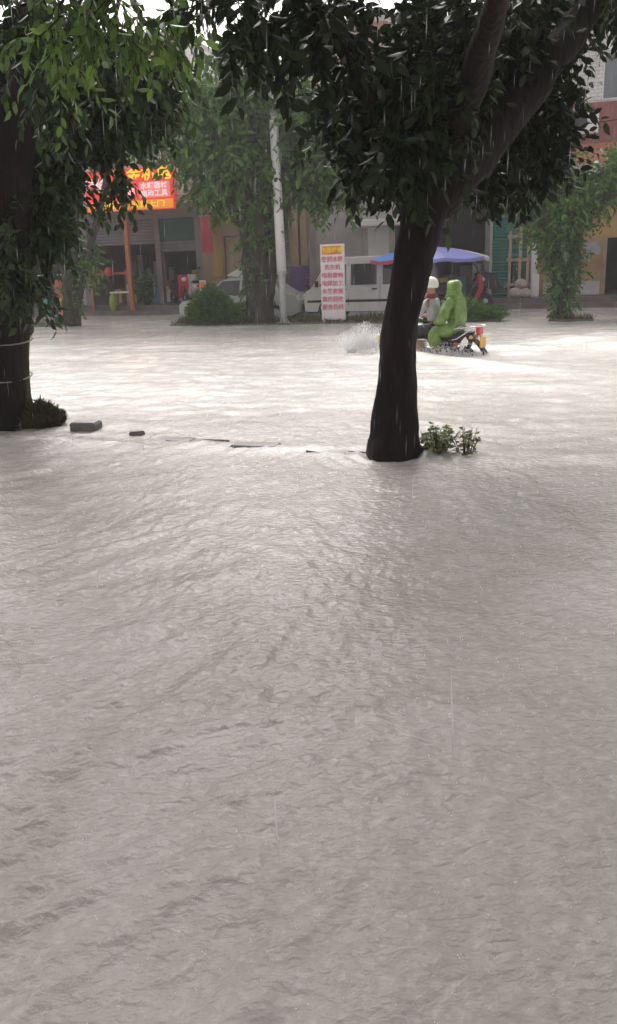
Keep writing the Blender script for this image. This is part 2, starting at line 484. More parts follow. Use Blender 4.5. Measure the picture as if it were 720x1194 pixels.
    nt.links.new(n3.outputs['Fac'], mf.inputs['Value'])
    mx3 = nd(nt, 'ShaderNodeMix', data_type='RGBA'); mx3.inputs['B'].default_value = (.60, .565, .545, 1)
    nt.links.new(mf.outputs[0], mx3.inputs['Factor']); nt.links.new(mx.outputs['Result'], mx3.inputs['A'])
    fa = nd(nt, 'ShaderNodeAttribute', attribute_name='foam')
    mx2 = nd(nt, 'ShaderNodeMix', data_type='RGBA'); mx2.inputs['B'].default_value = (.80, .78, .74, 1)
    nt.links.new(fa.outputs['Fac'], mx2.inputs['Factor']); nt.links.new(mx3.outputs['Result'], mx2.inputs['A'])
    nt.links.new(mx2.outputs['Result'], b.inputs['Base Color'])
    b.inputs['Roughness'].default_value = .11
    b.inputs['IOR'].default_value = 1.33
    mp = nd(nt, 'ShaderNodeMapping'); mp.inputs['Rotation'].default_value = (0, 0, -math.radians(38)); mp.inputs['Scale'].default_value = (.75, 1.15, 1)
    nt.links.new(tc.outputs['Object'], mp.inputs['Vector'])
    n2 = nd(nt, 'ShaderNodeTexNoise'); n2.inputs['Scale'].default_value = 30; n2.inputs['Detail'].default_value = 5
    n2.inputs['Distortion'].default_value = .15
    nt.links.new(mp.outputs[0], n2.inputs['Vector'])
    bp = nd(nt, 'ShaderNodeBump'); bp.inputs['Strength'].default_value = .55; bp.inputs['Distance'].default_value = .022
    nt.links.new(n2.outputs['Fac'], bp.inputs['Height'])
    bp.inputs['Strength'].default_value = .62
    nt.links.new(bp.outputs[0], b.inputs['Normal'])
    me.materials.append(m)
    o = bpy.data.objects.new('water', me); C.objects.link(o)
    tag(o, kind='structure')

BIKE = ground(506, 413)
BIKE_RZ = PI - A - math.radians(20)
water()

# ------------------------------------------------------------------ foliage
def leaf_mesh(name, P, D, SZ, m, parent, tint, wide=.52, fold=.25):
    """P base points, D tip directions (n x 3), SZ lengths; 5 vertices and 4 triangles for each leaf"""
    n = len(P)
    D = D/np.linalg.norm(D, axis=1, keepdims=True)
    R = RNG.normal(size=(n, 3)); W = np.cross(D, R); W /= np.linalg.norm(W, axis=1, keepdims=True)
    N = np.cross(W, D)
    s = SZ[:, None]
    cu = RNG.uniform(-.05, .22, n)[:, None]
    def pt(t, w, f):
        q = P + D*s*t + W*s*w*wide*.5 + N*s*(f*fold*.3 - cu*t*t)
        q[:, 2] -= SZ*.10*t*t
        return q
    co = np.stack([P, pt(.22, .78, 1), pt(.58, .92, 1), pt(.22, -.78, 1), pt(.58, -.92, 1), pt(.30, 0, 0), pt(.62, 0, 0), pt(1, 0, 0), pt(.83, .42, .6), pt(.83, -.42, .6)], 1).reshape(-1, 3).astype(np.float32)
    NV = 10
    k = (np.arange(n)*NV)[:, None]
    T_ = [(0,5,1),(1,5,2),(5,6,2),(2,6,8),(6,7,8),(0,3,5),(3,4,5),(5,4,6),(4,9,6),(6,9,7)]
    tr = np.concatenate([k+np.array([t]) for t in T_], 1).reshape(-1, 3)
    me = bpy.data.meshes.new(name)
    me.vertices.add(len(co)); me.vertices.foreach_set('co', co.ravel())
    me.loops.add(tr.size); me.loops.foreach_set('vertex_index', tr.ravel().astype(np.int32))
    me.polygons.add(len(tr)); me.polygons.foreach_set('loop_start', np.arange(0, tr.size, 3, dtype=np.int32))
    me.update(calc_edges=True)
    a = me.color_attributes.new('tint', 'FLOAT_COLOR', 'POINT')
    t = np.repeat(tint, NV, axis=0); t = np.concatenate([t, np.ones((len(t), 1))], 1).astype(np.float32)
    a.data.foreach_set('color', t.ravel())
    me.materials.append(m)
    o = bpy.data.objects.new(name, me); C.objects.link(o)
    if parent: o.parent = parent
    return o

def tints(n, warm=.15, spread=.35):
    b = 1 + RNG.uniform(-spread, spread, n)
    y = RNG.random(n)**3
    return np.stack([b*(1+warm*6*y*.5), b*(1+.5*y), b*(1-.2*y)], 1)

def foliage(root, name, clumps, m, base, twigs_to=None, droop=.5, tw_mat=None, mesh_twigs=True, pale_clumps=()):
    """clumps: (centre Vector, (rx,ry,rz), number of twigs, leaf length). Leaves grow along drooping twigs."""
    Ps = []; Ds = []; Ss = []; Ts = []
    tb = MB()
    for ci, (c, r, nt_, sz) in enumerate(clumps):
        c = np.array(c)
        for k in range(nt_):
            d = RNG.normal(size=3); d /= np.linalg.norm(d)
            q = d*RNG.random()**.45*np.array(r)
            start = c + q*.75
            dr = q/np.array(r)*.5 + RNG.normal(size=3)*.45
            dr[2] -= droop*RNG.uniform(.3, 1.4)
            dr /= np.linalg.norm(dr)+1e-6
            L = sz*RNG.uniform(1.8, 4.0)
            nl = int(RNG.integers(7, 13))
            t = np.linspace(.05, 1, nl)
            sag = np.zeros((nl, 3)); sag[:, 2] = -(t**2)*L*.28*droop*2
            pts = start + dr*L*t[:, None] + sag
            if mesh_twigs:
                pp = [start, start+dr*L*.5+sag[nl//2], pts[-1]]
                tb.tube(pp, [sz*.045, sz*.032, sz*.015], 3, cap=False)
            side = np.cross(dr, RNG.normal(size=3)); side /= np.linalg.norm(side)+1e-6
            sg = np.where(np.arange(nl) % 2 == 0, 1, -1)[:, None]
            D = dr*.65 + side*sg*.75 + RNG.normal(size=(nl, 3))*.28
            D[:, 2] -= droop*.9
            Ps.append(pts); Ds.append(D)
            Ss.append(sz*RNG.uniform(.65, 1.15, nl))
            tt = tints(nl)*RNG.uniform(.75, 1.25)
            if ci in pale_clumps: tt = tt*np.array([4.0, 3.6, 3.2])  # the listed clumps get paler leaves
            Ts.append(tt)
    P = np.concatenate(Ps); D = np.concatenate(Ds); Z = np.concatenate(Ss); T = np.concatenate(Ts)
    base = np.array(base)
    o = leaf_mesh(name, P-base, D, Z, m, root, T)
    if mesh_twigs:
        tb.v = [tuple(np.array(v)-base) for v in tb.v]
        # twigs are a piece of the crown
        w = tb.build('twigs', tw_mat or M['bark'], o)
    return o

def limb_pts(pts, sub=4, jig=.03, seed=1):
    rr = random.Random(seed)
    pts = [Vector(p) for p in pts]; out = []
    for i in range(len(pts)-1):
        p0 = pts[max(i-1, 0)]; p1 = pts[i]; p2 = pts[i+1]; p3 = pts[min(i+2, len(pts)-1)]
        for k in range(sub):
            t = k/sub
            q = .5*((2*p1)+(p2-p0)*t+(2*p0-5*p1+4*p2-p3)*t*t+(3*p1-p0-3*p2+p3)*t**3)
            if i or k: q = q+Vector((rr.uniform(-jig, jig), rr.uniform(-jig, jig), rr.uniform(-jig, jig)*.5))
            out.append(q)
    out.append(pts[-1]); return out

def limb_rad(r, sub=4):
    out = []
    for i in range(len(r)-1):
        for k in range(sub): out.append(r[i]+(r[i+1]-r[i])*k/sub)
    out.append(r[-1]); return out

def limbs(root, base, specs, m, n=18, jig=.02, wob=.12):
    b = MB()
    for i, (pts, rad) in enumerate(specs):
        pp = [p-Vector(base) for p in limb_pts(pts, 4, jig if i else .007, i)]
        b.tube(pp, limb_rad(rad), (n+8 if i == 0 else n) if i < 3 else 8, wob=wob, seed=i)
    return b.build('trunk', m, root, smooth=True)

def twig_limbs(clumps, anchors, rad=.03):
    """a limb from the nearest anchor into each clump"""
    out = []
    for c, r, n, s in clumps:
        c = Vector(c); a = min(anchors, key=lambda q: (q-c).length)
        mid = a.lerp(c, .5)+Vector((0, 0, .12*(c-a).length))
        out.append(([a, mid, c+Vector((0, 0, .1*r[2]))], [rad*1.5, rad, rad*.45]))
    return out

# ---- near right-hand tree
TB = ground(458, 531)
def near_tree():
    Y = TB.y
    root = empty('tree', TB, 0, 'dark forked tree standing in the flood in front of the motorcycle', 'tree')
    tr = [at(458, 560, Y-.0), at(459, 531, Y), at(460, 505, Y), at(463, 460, Y), at(464, 415, Y), at(468, 370, Y), at(478, 320, Y), at(488, 275, Y), at(497, 240, Y), at(503, 215, Y)]
    tr[0] = Vector((tr[1].x, tr[1].y, -.35))
    rt = [.29, .262, .215, .178, .154, .150, .155, .170, .195, .21]
    R = [at(497, 250, Y), at(520, 215, Y), at(562, 168, Y+.1), at(610, 112, Y+.2), at(655, 55, Y+.3), at(700, -15, Y+.4), at(750, -110, Y+.5)]
    rR = [.17, .20, .18, .16, .14, .12, .08]
    L1 = [at(500, 240, Y), at(506, 185, Y+.1), at(512, 120, Y+.2), at(508, 50, Y+.2), at(500, -30, Y+.3), at(495, -130, Y+.4)]
    rL1 = [.15, .15, .12, .11, .09, .06]
    L2 = [at(500, 225, Y), at(480, 170, Y-.1), at(448, 115, Y-.3), at(410, 60, Y-.5), at(360, 5, Y-.8), at(300, -60, Y-1.1)]
    rL2 = [.15, .14, .12, .10, .075, .04]
    L3 = [at(505, 200, Y), at(535, 140, Y-.5), at(560, 60, Y-1.1), at(590, -40, Y-1.8)]
    rL3 = [.15, .13, .1, .05]
    cl = []
    def c(col, row, dy, r, n, s=.105): cl.append((at(col, row, Y+dy), r if hasattr(r, '__len__') else (r, r, r*.75), int(n*(.72 if row < 100 else .9)), s*RNG.uniform(.88, 1.2)))
    # mass left of the fork
    c(438, 150, .3, (.38,.5,.34), 120); c(412, 125, .6, (.36,.5,.32), 110); c(470, 120, .5, (.45,.6,.4), 150)
    c(472, 72, .3, (.28,.6,.3), 70); c(500, 150, .8, (.5,.5,.5), 140); c(425, 178, .1, (.24,.3,.14), 40); c(500, 90, -.55, (.5,.25,.45), 110); c(520, 110, -.45, (.3,.2,.3), 60); c(480, 170, -.45, (.25,.2,.25), 50)
    c(540, 120, .7, (.5,.6,.45), 160); c(560, 60, .4, (.5,.7,.45), 150); c(515, 40, -.3, (.5,.6,.4), 130)
    c(590, 20, .5, (.5,.6,.4), 130); c(545, 185, .9, (.4,.4,.3), 70); c(480, 180, .7, (.3,.4,.2), 60)
    # along the top edge of the picture
    c(360, 20, -.9, (.40,.5,.20), 46); c(310, 25, -1.2, (.35,.4,.28), 40); c(388, 15, -.7, (.3,.5,.22), 44)
    c(270, 8, -1.4, (.25,.3,.14), 22); c(405, 85, -.3, (.22,.3,.2), 26)
    # right of the limb
    c(632, 110, .9, (.26,.4,.33), 70); c(648, 45, .8, (.28,.5,.28), 70); c(625, 165, .9, (.28,.4,.28), 62); c(605, 190, 1.0, (.24,.35,.16), 42)
    c(700, -6, .6, (.4,.6,.2), 70); c(645, 178, 1.1, (.14,.3,.14), 18)
    c(570, 208, 1.1, (.26,.3,.16), 34); c(466, 222, .15, (.06,.1,.10), 7)
    pale_clumps = {len(cl)-1}
    # rest of the crown, out of view, pulled towards the camera to shade near water
    for k in range(40):
        g = RNG.uniform(0, 6.28); q = RNG.random()**.5
        cl.append((Vector((TB.x+.2+2.6*q*math.cos(g), Y-3.6+2.6*q*math.sin(g), 4.9+1.7*(1-q)*RNG.random()+RNG.uniform(-.2,.5))), (.7,.7,.45), 46, .13))
    anchors = limb_pts(R, 3)+limb_pts(L1, 3)+limb_pts(L2, 3)+limb_pts(L3, 3)
    specs = [(tr, rt), (R, rR), (L1, rL1), (L2, rL2), (L3, rL3)] + twig_limbs(cl, anchors, .02)
    limbs(root, TB, specs, M['bark'])
    foliage(root, 'crown', cl, M['leaf_near'], TB, pale_clumps=pale_clumps, droop=.34)
near_tree()

# ---- near left-hand tree
LB = ground(-6, 497)
def left_tree():
    Y = LB.y
    root = empty('tree', LB, 0, 'thick dark tree at the left edge, two pale cords round its trunk', 'tree')
    tr = [Vector((LB.x, Y, -.35)), at(-6, 498, Y), at(-7, 470, Y), at(-8, 420, Y), at(-10, 350, Y), at(-12, 270, Y), at(-8, 190, Y), at(4, 110, Y)]
    rt = [.55, .47, .43, .41, .41, .42, .42, .36]
    R1 = [at(0, 150, Y), at(40, 90, Y-.4), at(90, 30, Y-.9), at(150, -30, Y-1.5)]
    R2 = [at(-5, 160, Y), at(20, 60, Y+.3), at(60, -40, Y+.6)]
    R3 = [at(-5, 190, Y), at(-60, 90, Y-.3), at(-120, 0, Y-.6)]
    R4 = [at(30, 100, Y-.3), at(100, 75, Y+.2), at(160, 80, Y+.5), at(210, 90, Y+.7)]
    cl = []
    def c(col, row, dy, r, n, s=.115): cl.append((at(col, row, Y+dy), r if hasattr(r, '__len__') else (r, r, r*.75), n, s))
    # dense dark interior
    c(30, 60, .5, (.6,.6,.6), 170); c(90, 70, .6, (.6,.6,.5), 180); c(140, 90, .7, (.55,.6,.5), 170); c(30, 150, .6, (.5,.5,.55), 150)
    c(90, 135, .6, (.45,.5,.36), 140); c(130, 130, .7, (.33,.5,.24), 76); c(180, 110, .9, (.32,.5,.3), 80); c(60, 200, .5, (.4,.5,.4), 100)
    c(20, 240, .2, (.35,.4,.4), 80); c(60, 205, .6, (.20,.4,.22), 40); c(5, 300, -.55, (.34,.3,.35), 70); c(30, 325, -.5, (.14,.2,.22), 20)
    c(48, 265, .2, (.2,.3,.35), 36); c(68, 262, .3, (.16,.3,.2), 18); c(200, 60, .8, (.22,.4,.3), 24); c(142, 205, .5, (.10,.2,.20), 16)
    # paler sprays nearer the camera along the top
    y0 = len(cl)
    c(60, 20, -3.0, (.40,.4,.22), 20, .105); c(110, 10, -3.2, (.38,.4,.18), 18, .105); c(160, 15, -3.0, (.36,.4,.20), 20, .105); c(75, 60, -3.1, (.10,.2,.18), 7, .105)
    c(200, 10, -2.6, (.25,.4,.18), 14, .105)
    pale_clumps = set(range(y0, len(cl)))
    c(20, 15, -2.2, (.4,.4,.3), 40, .105); c(135, 60, -2.0, (.2,.3,.2), 14, .105); c(235, 5, -1.6, (.2,.3,.1), 9, .105); c(60, 110, -1.6, (.25,.3,.3), 22, .11)
    for k in range(44):  # out-of-view leaf clumps, shifted over the nearest water to darken it
        g = RNG.uniform(0, 6.28); q = RNG.random()**.5
        cl.append((Vector((LB.x+.2+2.8*q*math.cos(g), Y-4.0+3.3*q*math.sin(g), 5.2+1.8*(1-q)*RNG.random()+RNG.uniform(-.1,.5))), (.75,.75,.45), 46, .135))
    anchors = limb_pts(R1, 3)+limb_pts(R2, 3)+limb_pts(R3, 3)+limb_pts(R4, 3)
    specs = [(tr, rt), (R1, [.2,.15,.1,.06]), (R2, [.25,.2,.12]), (R3, [.25,.2,.1]), (R4, [.12,.09,.06,.03])] + twig_limbs(cl, anchors, .02)
    limbs(root, LB, specs, M['bark'], jig=.03)
    foliage(root, 'crown', cl, M['leaf_left'], LB, pale_clumps=pale_clumps, droop=.6)
    for row in (398, 440):
        b = MB(); p = at(-8, row, Y)-LB
        ring = [Vector((p.x+.425*math.cos(g), p.y+.425*math.sin(g), p.z+.02*math.sin(2*g))) for g in np.linspace(0, 2*PI, 25)]
        b.tube(ring, .009, 6); b.build('cord', M['plaster_dark'], root)
left_tree()

# weeds and drift round the roots
def tuft(name, base, n, r, h, m, label, cat='weeds', kind=None, lean=.5):
    P = np.zeros((n, 3)); g = RNG.uniform(0, 6.28, n); q = RNG.random(n)**.6
    P[:, 0] = q*r[0]*np.cos(g); P[:, 1] = q*r[1]*np.sin(g); P[:, 2] = RNG.uniform(-.04, .55, n)*h*(1-q*.7)
    D = np.stack([np.cos(g)*lean*q*1.2, np.sin(g)*lean*q*1.2, np.ones(n)], 1)+RNG.normal(size=(n, 3))*.35
    o = leaf_mesh(name, P, D, RNG.uniform(.25, .6, n)*h*.45, m, None, tints(n), wide=.07)
    o.location = base
    return tag(o, label, cat, kind=kind)

wb = ground(50, 497)
tuft('weeds', wb, 4200, (.22,.22), .50, M['dry'], 'brown green weeds clinging to the foot of the left tree', 'weeds')

def stem_bush(name, base, stems, h, r, leaf, m, label, cat='plant', n_leaf=16, group=None, lean=(0, 0)):
    root = empty(name, base, 0, label, cat, group)
    b = MB(); P=[]; D=[]; Z=[]
    for k in range(stems):
        g = RNG.uniform(0, 6.28); q = RNG.random()**.6
        tip = Vector((r*q*math.cos(g)+lean[0], r*q*math.sin(g)+lean[1], h*RNG.uniform(.6, 1.05)*(1-.3*q)))
        s = Vector((r*.25*q*math.cos(g), r*.25*q*math.sin(g), -.1))
        mid = s.lerp(tip, .5)+Vector((0, 0, h*.12))
        b.tube([s, mid, tip], [.006, .004, .002], 4, cap=False)
        for j in range(n_leaf):
            t = RNG.uniform(.2, 1)
            p = (s*(1-t)**2 + mid*2*t*(1-t) + tip*t*t)
            P.append(p); dd = RNG.normal(size=3); dd[2] = abs(dd[2])*.3-.15; D.append(dd); Z.append(leaf*RNG.uniform(.6, 1.2))
    f = leaf_mesh('foliage', np.array(P), np.array(D), np.array(Z), m, root, tints(len(P)))
    b.build('stem', M['bark'], root)
    return root
stem_bush('bush', ground(508, 530), 26, .30, .20, .060, M['weed'], 'small half drowned bush against the foot of the forked tree', 'bush', 18, lean=(.03, 0))
stem_bush('bush', ground(543, 531), 14, .32, .15, .05, M['weed'], 'sparse leafy sprig standing in the water right of the forked tree', 'bush', 12)

# kerb stones breaking the surface
def stone(name, col, row, sx, sy, sz, top, rz, label, mats='kerbstone'):
    p = ground(col, row)
    b = MB(); b.box(-sx/2, sx/2, -sy/2, sy/2, -.3, top, bev=.02)
    b.v = [(x+random.uniform(-.008, .008), y+random.uniform(-.008, .008), z+random.uniform(-.006, .006)+(x*.02)) for x, y, z in b.v]
    o = b.build(name, M[mats], loc=(p.x, p.y, 0)); o.rotation_euler = (0, .02, rz)
    return tag(o, label, 'kerb stone')
stone('kerb_stone', 101, 502, .30, .20, .3, .10, -A+.1, 'dark kerb stone standing clear of the water beside the left tree')
stone('kerb_stone', 160, 507, .16, .10, .3, .04, -A+.5, 'small broken kerb corner just above the water between the trees')
stone('kerb_stone', 298, 522, .46, .20, .3, .04, -A-.02, 'flat kerb slab barely above the water between the two near trees')

for k, (c_, r_) in enumerate(((206, 512), (245, 517), (345, 525), (382, 528), (412, 531))):
    p_ = ground(c_, r_); b = MB(); b.box(-.2, .2, -.09, .09, -.3, .022, bev=.025)
    b.v = [(x, y+random.uniform(-.012, .012), z+(random.uniform(-.03, .008) if z > -.1 else 0)+x*random.uniform(-.06, .06)) for x, y, z in b.v]
    o = b.build('kerb_stone', M['kerbstone'], loc=(p_.x, p_.y, 0)); o.rotation_euler = (0, 0, -A+random.uniform(-.1, .1))
    tag(o, 'kerb stone almost wholly under water between the two near trees', 'kerb stone', 'submerged kerb stones')

# ------------------------------------------------------------------ median
def median(name, u0, u1, v0, v1):
    b = MB(); n = 40
    b.box(u0, u1, v0, v1, -.66, .045, bev=.03)
    o = b.build(name, M['mud'], loc=ORG); o.rotation_euler = (0, 0, -A)
    tag(o, kind='structure')
    N = int((u1-u0)*(v1-v0)*260)
    uu = RNG.uniform(u0+.03, u1-.03, N); vv = RNG.uniform(v0, v1, N)
    P = np.array([[*(S(a, b_, .03))] for a, b_ in zip(uu, vv)])
    D = RNG.normal(size=(N, 3))*.45+np.array([0, 0, 1.0])
    o = leaf_mesh('grass', P, D, RNG.uniform(.08, .26, N)*(.6+.8*vnoise(uu*1.3, vv*1.3, 5)), M['grass'], None, tints(N), wide=.08)
    tag(o, kind='stuff')
MV = -6.4
mu0 = hit(205, 372, MV)[0]; mu1 = hit(585, 355, MV)[0]
median('median', mu0, mu1, -6.9, -5.7)
md0 = hit(640, 368, MV)[0]
median('median', md0, md0+1.1, -6.8, -6.0)
ml0 = hit(38, 370, MV)[0]
median('median', ml0, ml0+1.4, -6.8, -6.0)

# ------------------------------------------------------------------ median trees
def far_tree(name, col, label, trunk, crown, trunk_r, group='trees on the median'):
    u, z = hit(col, 368, MV); base = S(u, MV, 0)
    Y = base.y
    root = empty(name, base, 0, label, 'tree', group)
    specs = [([at(c_, r_, Y) if i else base-Vector((0, 0, .3)) for i, (c_, r_, _) in enumerate(t)], [q[2] for q in t]) for t in trunk]
    cl = []
    for (c_, r_, dy, rr, n, s) in crown:
        cl.append((at(c_, r_, Y+dy), rr, n, s))
    anchors = [p for sp in specs for p in limb_pts(sp[0], 3)]
    limbs(root, base, specs+twig_limbs(cl, anchors, .04), M['bark_far'], 14, jig=.05, wob=.2)
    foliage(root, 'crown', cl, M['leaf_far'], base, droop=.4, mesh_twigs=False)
    return root

far_tree('tree', 303, 'dense bushy tree with thick dark trunk beside the white pole',
    [[(303,380,.42),(303,330,.27),(300,270,.25),(296,220,.22),(290,160,.2),(285,110,.12)],
     [(310,380,.2),(316,320,.15),(318,270,.13),(330,200,.12),(355,140,.08)],
     [(292,380,.2),(288,320,.13),(284,260,.12),(262,200,.1),(240,150,.06)],
     [(300,230,.15),(350,190,.14),(400,150,.08)]],
    [(250,130,0,(1.1,1.1,.8),150,.24),(300,110,.2,(1.2,1.2,.9),170,.24),(350,130,0,(1.1,1.1,.8),150,.24),(225,165,.2,(.8,.9,.7),90,.24),
     (270,185,-.2,(1.0,1.0,.7),130,.24),(330,190,.2,(1.0,1.0,.7),120,.24),(385,170,0,(1.0,1.0,.7),120,.24),(405,205,.1,(.8,.8,.45),80,.22),
     (360,215,-.1,(.8,.8,.4),70,.22),(300,225,.3,(.8,.8,.5),80,.22),(250,215,.1,(.7,.7,.4),60,.22),(285,70,.2,(.8,1.0,.6),60,.24),(335,90,.2,(.4,.6,.4),16,.24),
     (245,105,.2,(.8,.9,.5),36,.24),(300,270,.0,(.55,.6,.8),70,.18),(300,320,.1,(.45,.5,.6),45,.16),(420,150,.2,(.7,.8,.6),60,.22),(385,120,.1,(.5,.6,.4),36,.22)],
    .4)
far_tree('tree', 82, 'dark broad tree behind the hanging leaves of the left tree',
    [[(82,380,.30),(82,340,.2),(84,280,.18),(90,220,.16),(100,160,.1)],
     [(88,240,.1),(130,190,.08),(165,160,.05)], [(84,260,.1),(60,200,.08),(40,150,.05)]],
    [(80,150,0,(1.2,1.2,.9),120,.24),(130,130,.3,(1.2,1.2,.9),130,.24),(165,135,0,(.9,1.0,.5),90,.24),(50,200,.1,(.9,.9,.7),80,.24),(205,150,.2,(.6,.7,.35),50,.22),
     (60,250,.2,(.5,.6,.6),40,.2),(95,285,.3,(.3,.4,.35),14,.18),(100,310,.1,(.4,.5,.6),40,.16),(84,345,0,(.3,.3,.3),26,.14),(165,95,.3,(.7,.9,.5),30,.24)],
    .2)
far_tree('tree', 656, 'slender tree wrapped in dense leaves standing in water in front of the ochre shop',
    [[(656,380,.14),(656,340,.11),(655,300,.10),(650,250,.09),(640,200,.07)],
     [(655,310,.08),(680,270,.07),(705,235,.06),(735,200,.04)], [(652,260,.06),(630,215,.04)]],
    [(656,335,0,(.34,.34,.34),60,.13),(656,305,0,(.45,.42,.45),110,.14),(654,275,0,(.52,.5,.5),120,.15),(650,240,.1,(.6,.6,.5),120,.15),(630,215,.1,(.5,.5,.4),80,.15),
     (675,225,0,(.6,.6,.4),100,.15),(700,210,.1,(.6,.6,.4),100,.15),(725,195,.1,(.6,.6,.4),90,.15),(625,260,.2,(.25,.3,.3),30,.14),(655,358,0,(.16,.18,.2),24,.1),
     (668,260,.0,(.35,.4,.35),50,.14),(650,190,.2,(.5,.5,.35),60,.15),(610,230,.2,(.3,.4,.25),34,.15),(752,190,.2,(.6,.6,.5),60,.15),(700,240,0,(.3,.3,.12),20,.13)],
    .1)

# shrubs
def shrub(col, row, r, h, n, label, leaf=.13):
    u, z = hit(col, row, MV-.1); base = S(u, MV-.1, .04)
    root = empty('shrub', base, 0, label, 'shrub', 'shrubs on the median')
    P=[]; D=[]
    for k in range(n):
        g = RNG.uniform(0, 6.28); q = RNG.random()**.4; e = RNG.random()
        d = Vector((math.cos(g)*q*r*(.45+.8*math.sin(PI*min(e*.9+.1, 1))), math.sin(g)*q*r*.9, e*h*(1-.35*q)))
        P.append(d); dd = np.array([d.x/r, d.y/r, .5])+RNG.normal(size=3)*.45; D.append(dd)
    leaf_mesh('foliage', np.array(P), np.array(D), RNG.uniform(.6, 1.3, n)*leaf, M['leaf_far'], root, tints(n)*1.15, wide=.22)
    b = MB()
    for k in range(7):
        g = k*.9; b.tube([(0, 0, -.05), (.4*r*math.cos(g), .4*r*math.sin(g), h*.75)], [.02, .006], 5)
    b.build('stem', M['bark_far'], root)
shrub(248, 372, .56, 1.18, 3800, 'upright narrow-leaved green shrub on the median in front of a parked grey car', .16)
shrub(285, 372, .40, .62, 1300, 'low olive shrub at the foot of the thick median tree')
shrub(545, 362, .55, .62, 1700, 'low dark green shrub on the median behind the motorcycle passenger')
shrub(508, 362, .45, .50, 1100, 'low green shrub on the median behind the motorcycle driver')
shrub(575, 360, .30, .42, 600, 'rounded green shrub at the right-hand end of the median')

# ------------------------------------------------------------------ buildings
def wall_holes(b, x0, x1, z0, z1, y0, y1, holes, mi=0):
    """upright wall split round rectangular holes (x0,x1,z0,z1)"""
    xs = sorted({x0, x1, *[min(max(h[0], x0), x1) for h in holes], *[min(max(h[1], x0), x1) for h in holes]})
    for a, c in zip(xs, xs[1:]):
        if c-a < 1e-4: continue
        m = (a+c)/2
        hs = sorted([(h[2], h[3]) for h in holes if h[0] < m < h[1]])
        z = z0
        for lo, hi in hs:
            if lo > z+1e-4: b.box(a, c, y0, y1, z, lo, mi)
            z = max(z, hi)
        if z < z1-1e-4: b.box(a, c, y0, y1, z, z1, mi)

def window(root, x0, x1, z0, z1, y, frame=None, bars=2):
    b = MB(); t = .05
    b.box(x0, x1, y+.06, y+.12, z1-t, z1); b.box(x0, x1, y+.06, y+.12, z0, z0+t)
    for k in range(bars+1):
        xc = x0+(x1-x0)*k/bars
        b.box(max(x0, xc-t/2) if k else x0, min(x1, xc+t/2) if k < bars else x1, y+.062, y+.118, z0+t, z1-t)
    w = b.build('window', frame or M['white_paint'], root)
    p = MB(); p.box(x0+.01, x1-.01, y+.085, y+.095, z0+.01, z1-.01); p.build('pane', M['glass_win'], w)
    s = MB(); s.box(x0-.06, x1+.06, y-.07, y+.02, z0-.07, z0-.003); s.build('sill', M['plaster_light'], w)

def building(label, u0, u1, top, lower, openings, bands, upper_mat, windows, over=0.9, slab=3.75, name='shop_building', depth=9, floor=.32, soffit=None, inner=None):
    """openings: (x0,x1,z0,z1) in street u; bands: (z0,z1,material, protrusion) on the upper front"""
    root = empty(name, S(u0, 0, 0), -A, label, 'building')
    W = u1-u0
    windows = [w for w in windows if w[3] < top-.1]; bands = [(q[0], min(q[1], top-.01), q[2], q[3]) for q in bands if q[0] < top-.1]
    b = MB(); wall_holes(b, 0, W, floor, slab, 0, .22, [(o[0]-u0, o[1]-u0, o[2], o[3]) for o in openings]); 
    b.box(0, .18, .22, depth, floor, slab); b.box(W-.18, W, .22, depth, floor, slab); b.box(.18, W-.18, depth-.2, depth, floor, slab)
    b.build('wall', lower, root)
    # room inside
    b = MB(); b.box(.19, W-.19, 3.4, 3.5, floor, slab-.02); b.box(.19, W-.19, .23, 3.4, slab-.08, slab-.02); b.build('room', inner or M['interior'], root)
    # slab and overhanging upper storeys
    b = MB(); b.box(0, W, -over, depth, slab, slab+.22); b.build('slab', soffit or M['plaster'], root)
    zs = slab+.22
    b = MB(); wall_holes(b, 0, W, zs, top, -over+.12, -over+.34, [(w[0]-u0, w[1]-u0, w[2], w[3]) for w in windows])
    b.box(0, .2, -over+.34, depth, zs, top); b.box(W-.2, W, -over+.34, depth, zs, top); b.box(.2, W-.2, depth-.2, depth, zs, top)
    b.build('wall', upper_mat, root)
    b = MB(); b.box(-.0, W, -over-.02, depth, top, top+.18); b.build('roof', M['plaster'], root)
    for (z0, z1, m_, pr) in bands:
        b = MB(); b.box(.02, W-.02, -over+.12-pr, -over+.118, z0, z1); b.build('balcony' if pr > .3 else 'band', m_, root)
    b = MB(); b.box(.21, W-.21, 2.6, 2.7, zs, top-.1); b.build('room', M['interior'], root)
    for w in windows: window(root, w[0]-u0, w[1]-u0, w[2], w[3], -over+.12, bars=w[4] if len(w) > 4 else 2)
    return root

def U(col, v=0): return hit(col, 300, v)[0]

def shutter(root, u0, x0, x1, z0, z1, m, y=.1, name='shutter'):
    b = MB(); n = int((z1-z0)/.10)
    prof = []
    for k in range(n):
        a = z0+(z1-z0)*k/n; d = (z1-z0)/n
        prof += [(y, a), (y-.025, a+d*.3), (y-.025, a+d*.7)]
    prof.append((y, z1))
    vs = []; fs = []
    for (yy, zz) in prof: vs += [(x0-u0, yy, zz), (x1-u0, yy, zz)]
    for k in range(len(prof)-1): fs.append((2*k, 2*k+1, 2*k+3, 2*k+2))
    b.add(vs, fs); b.box(x0-u0, x1-u0, y+.03, y+.05, z0, z1)
    return b.build(name, m, root)

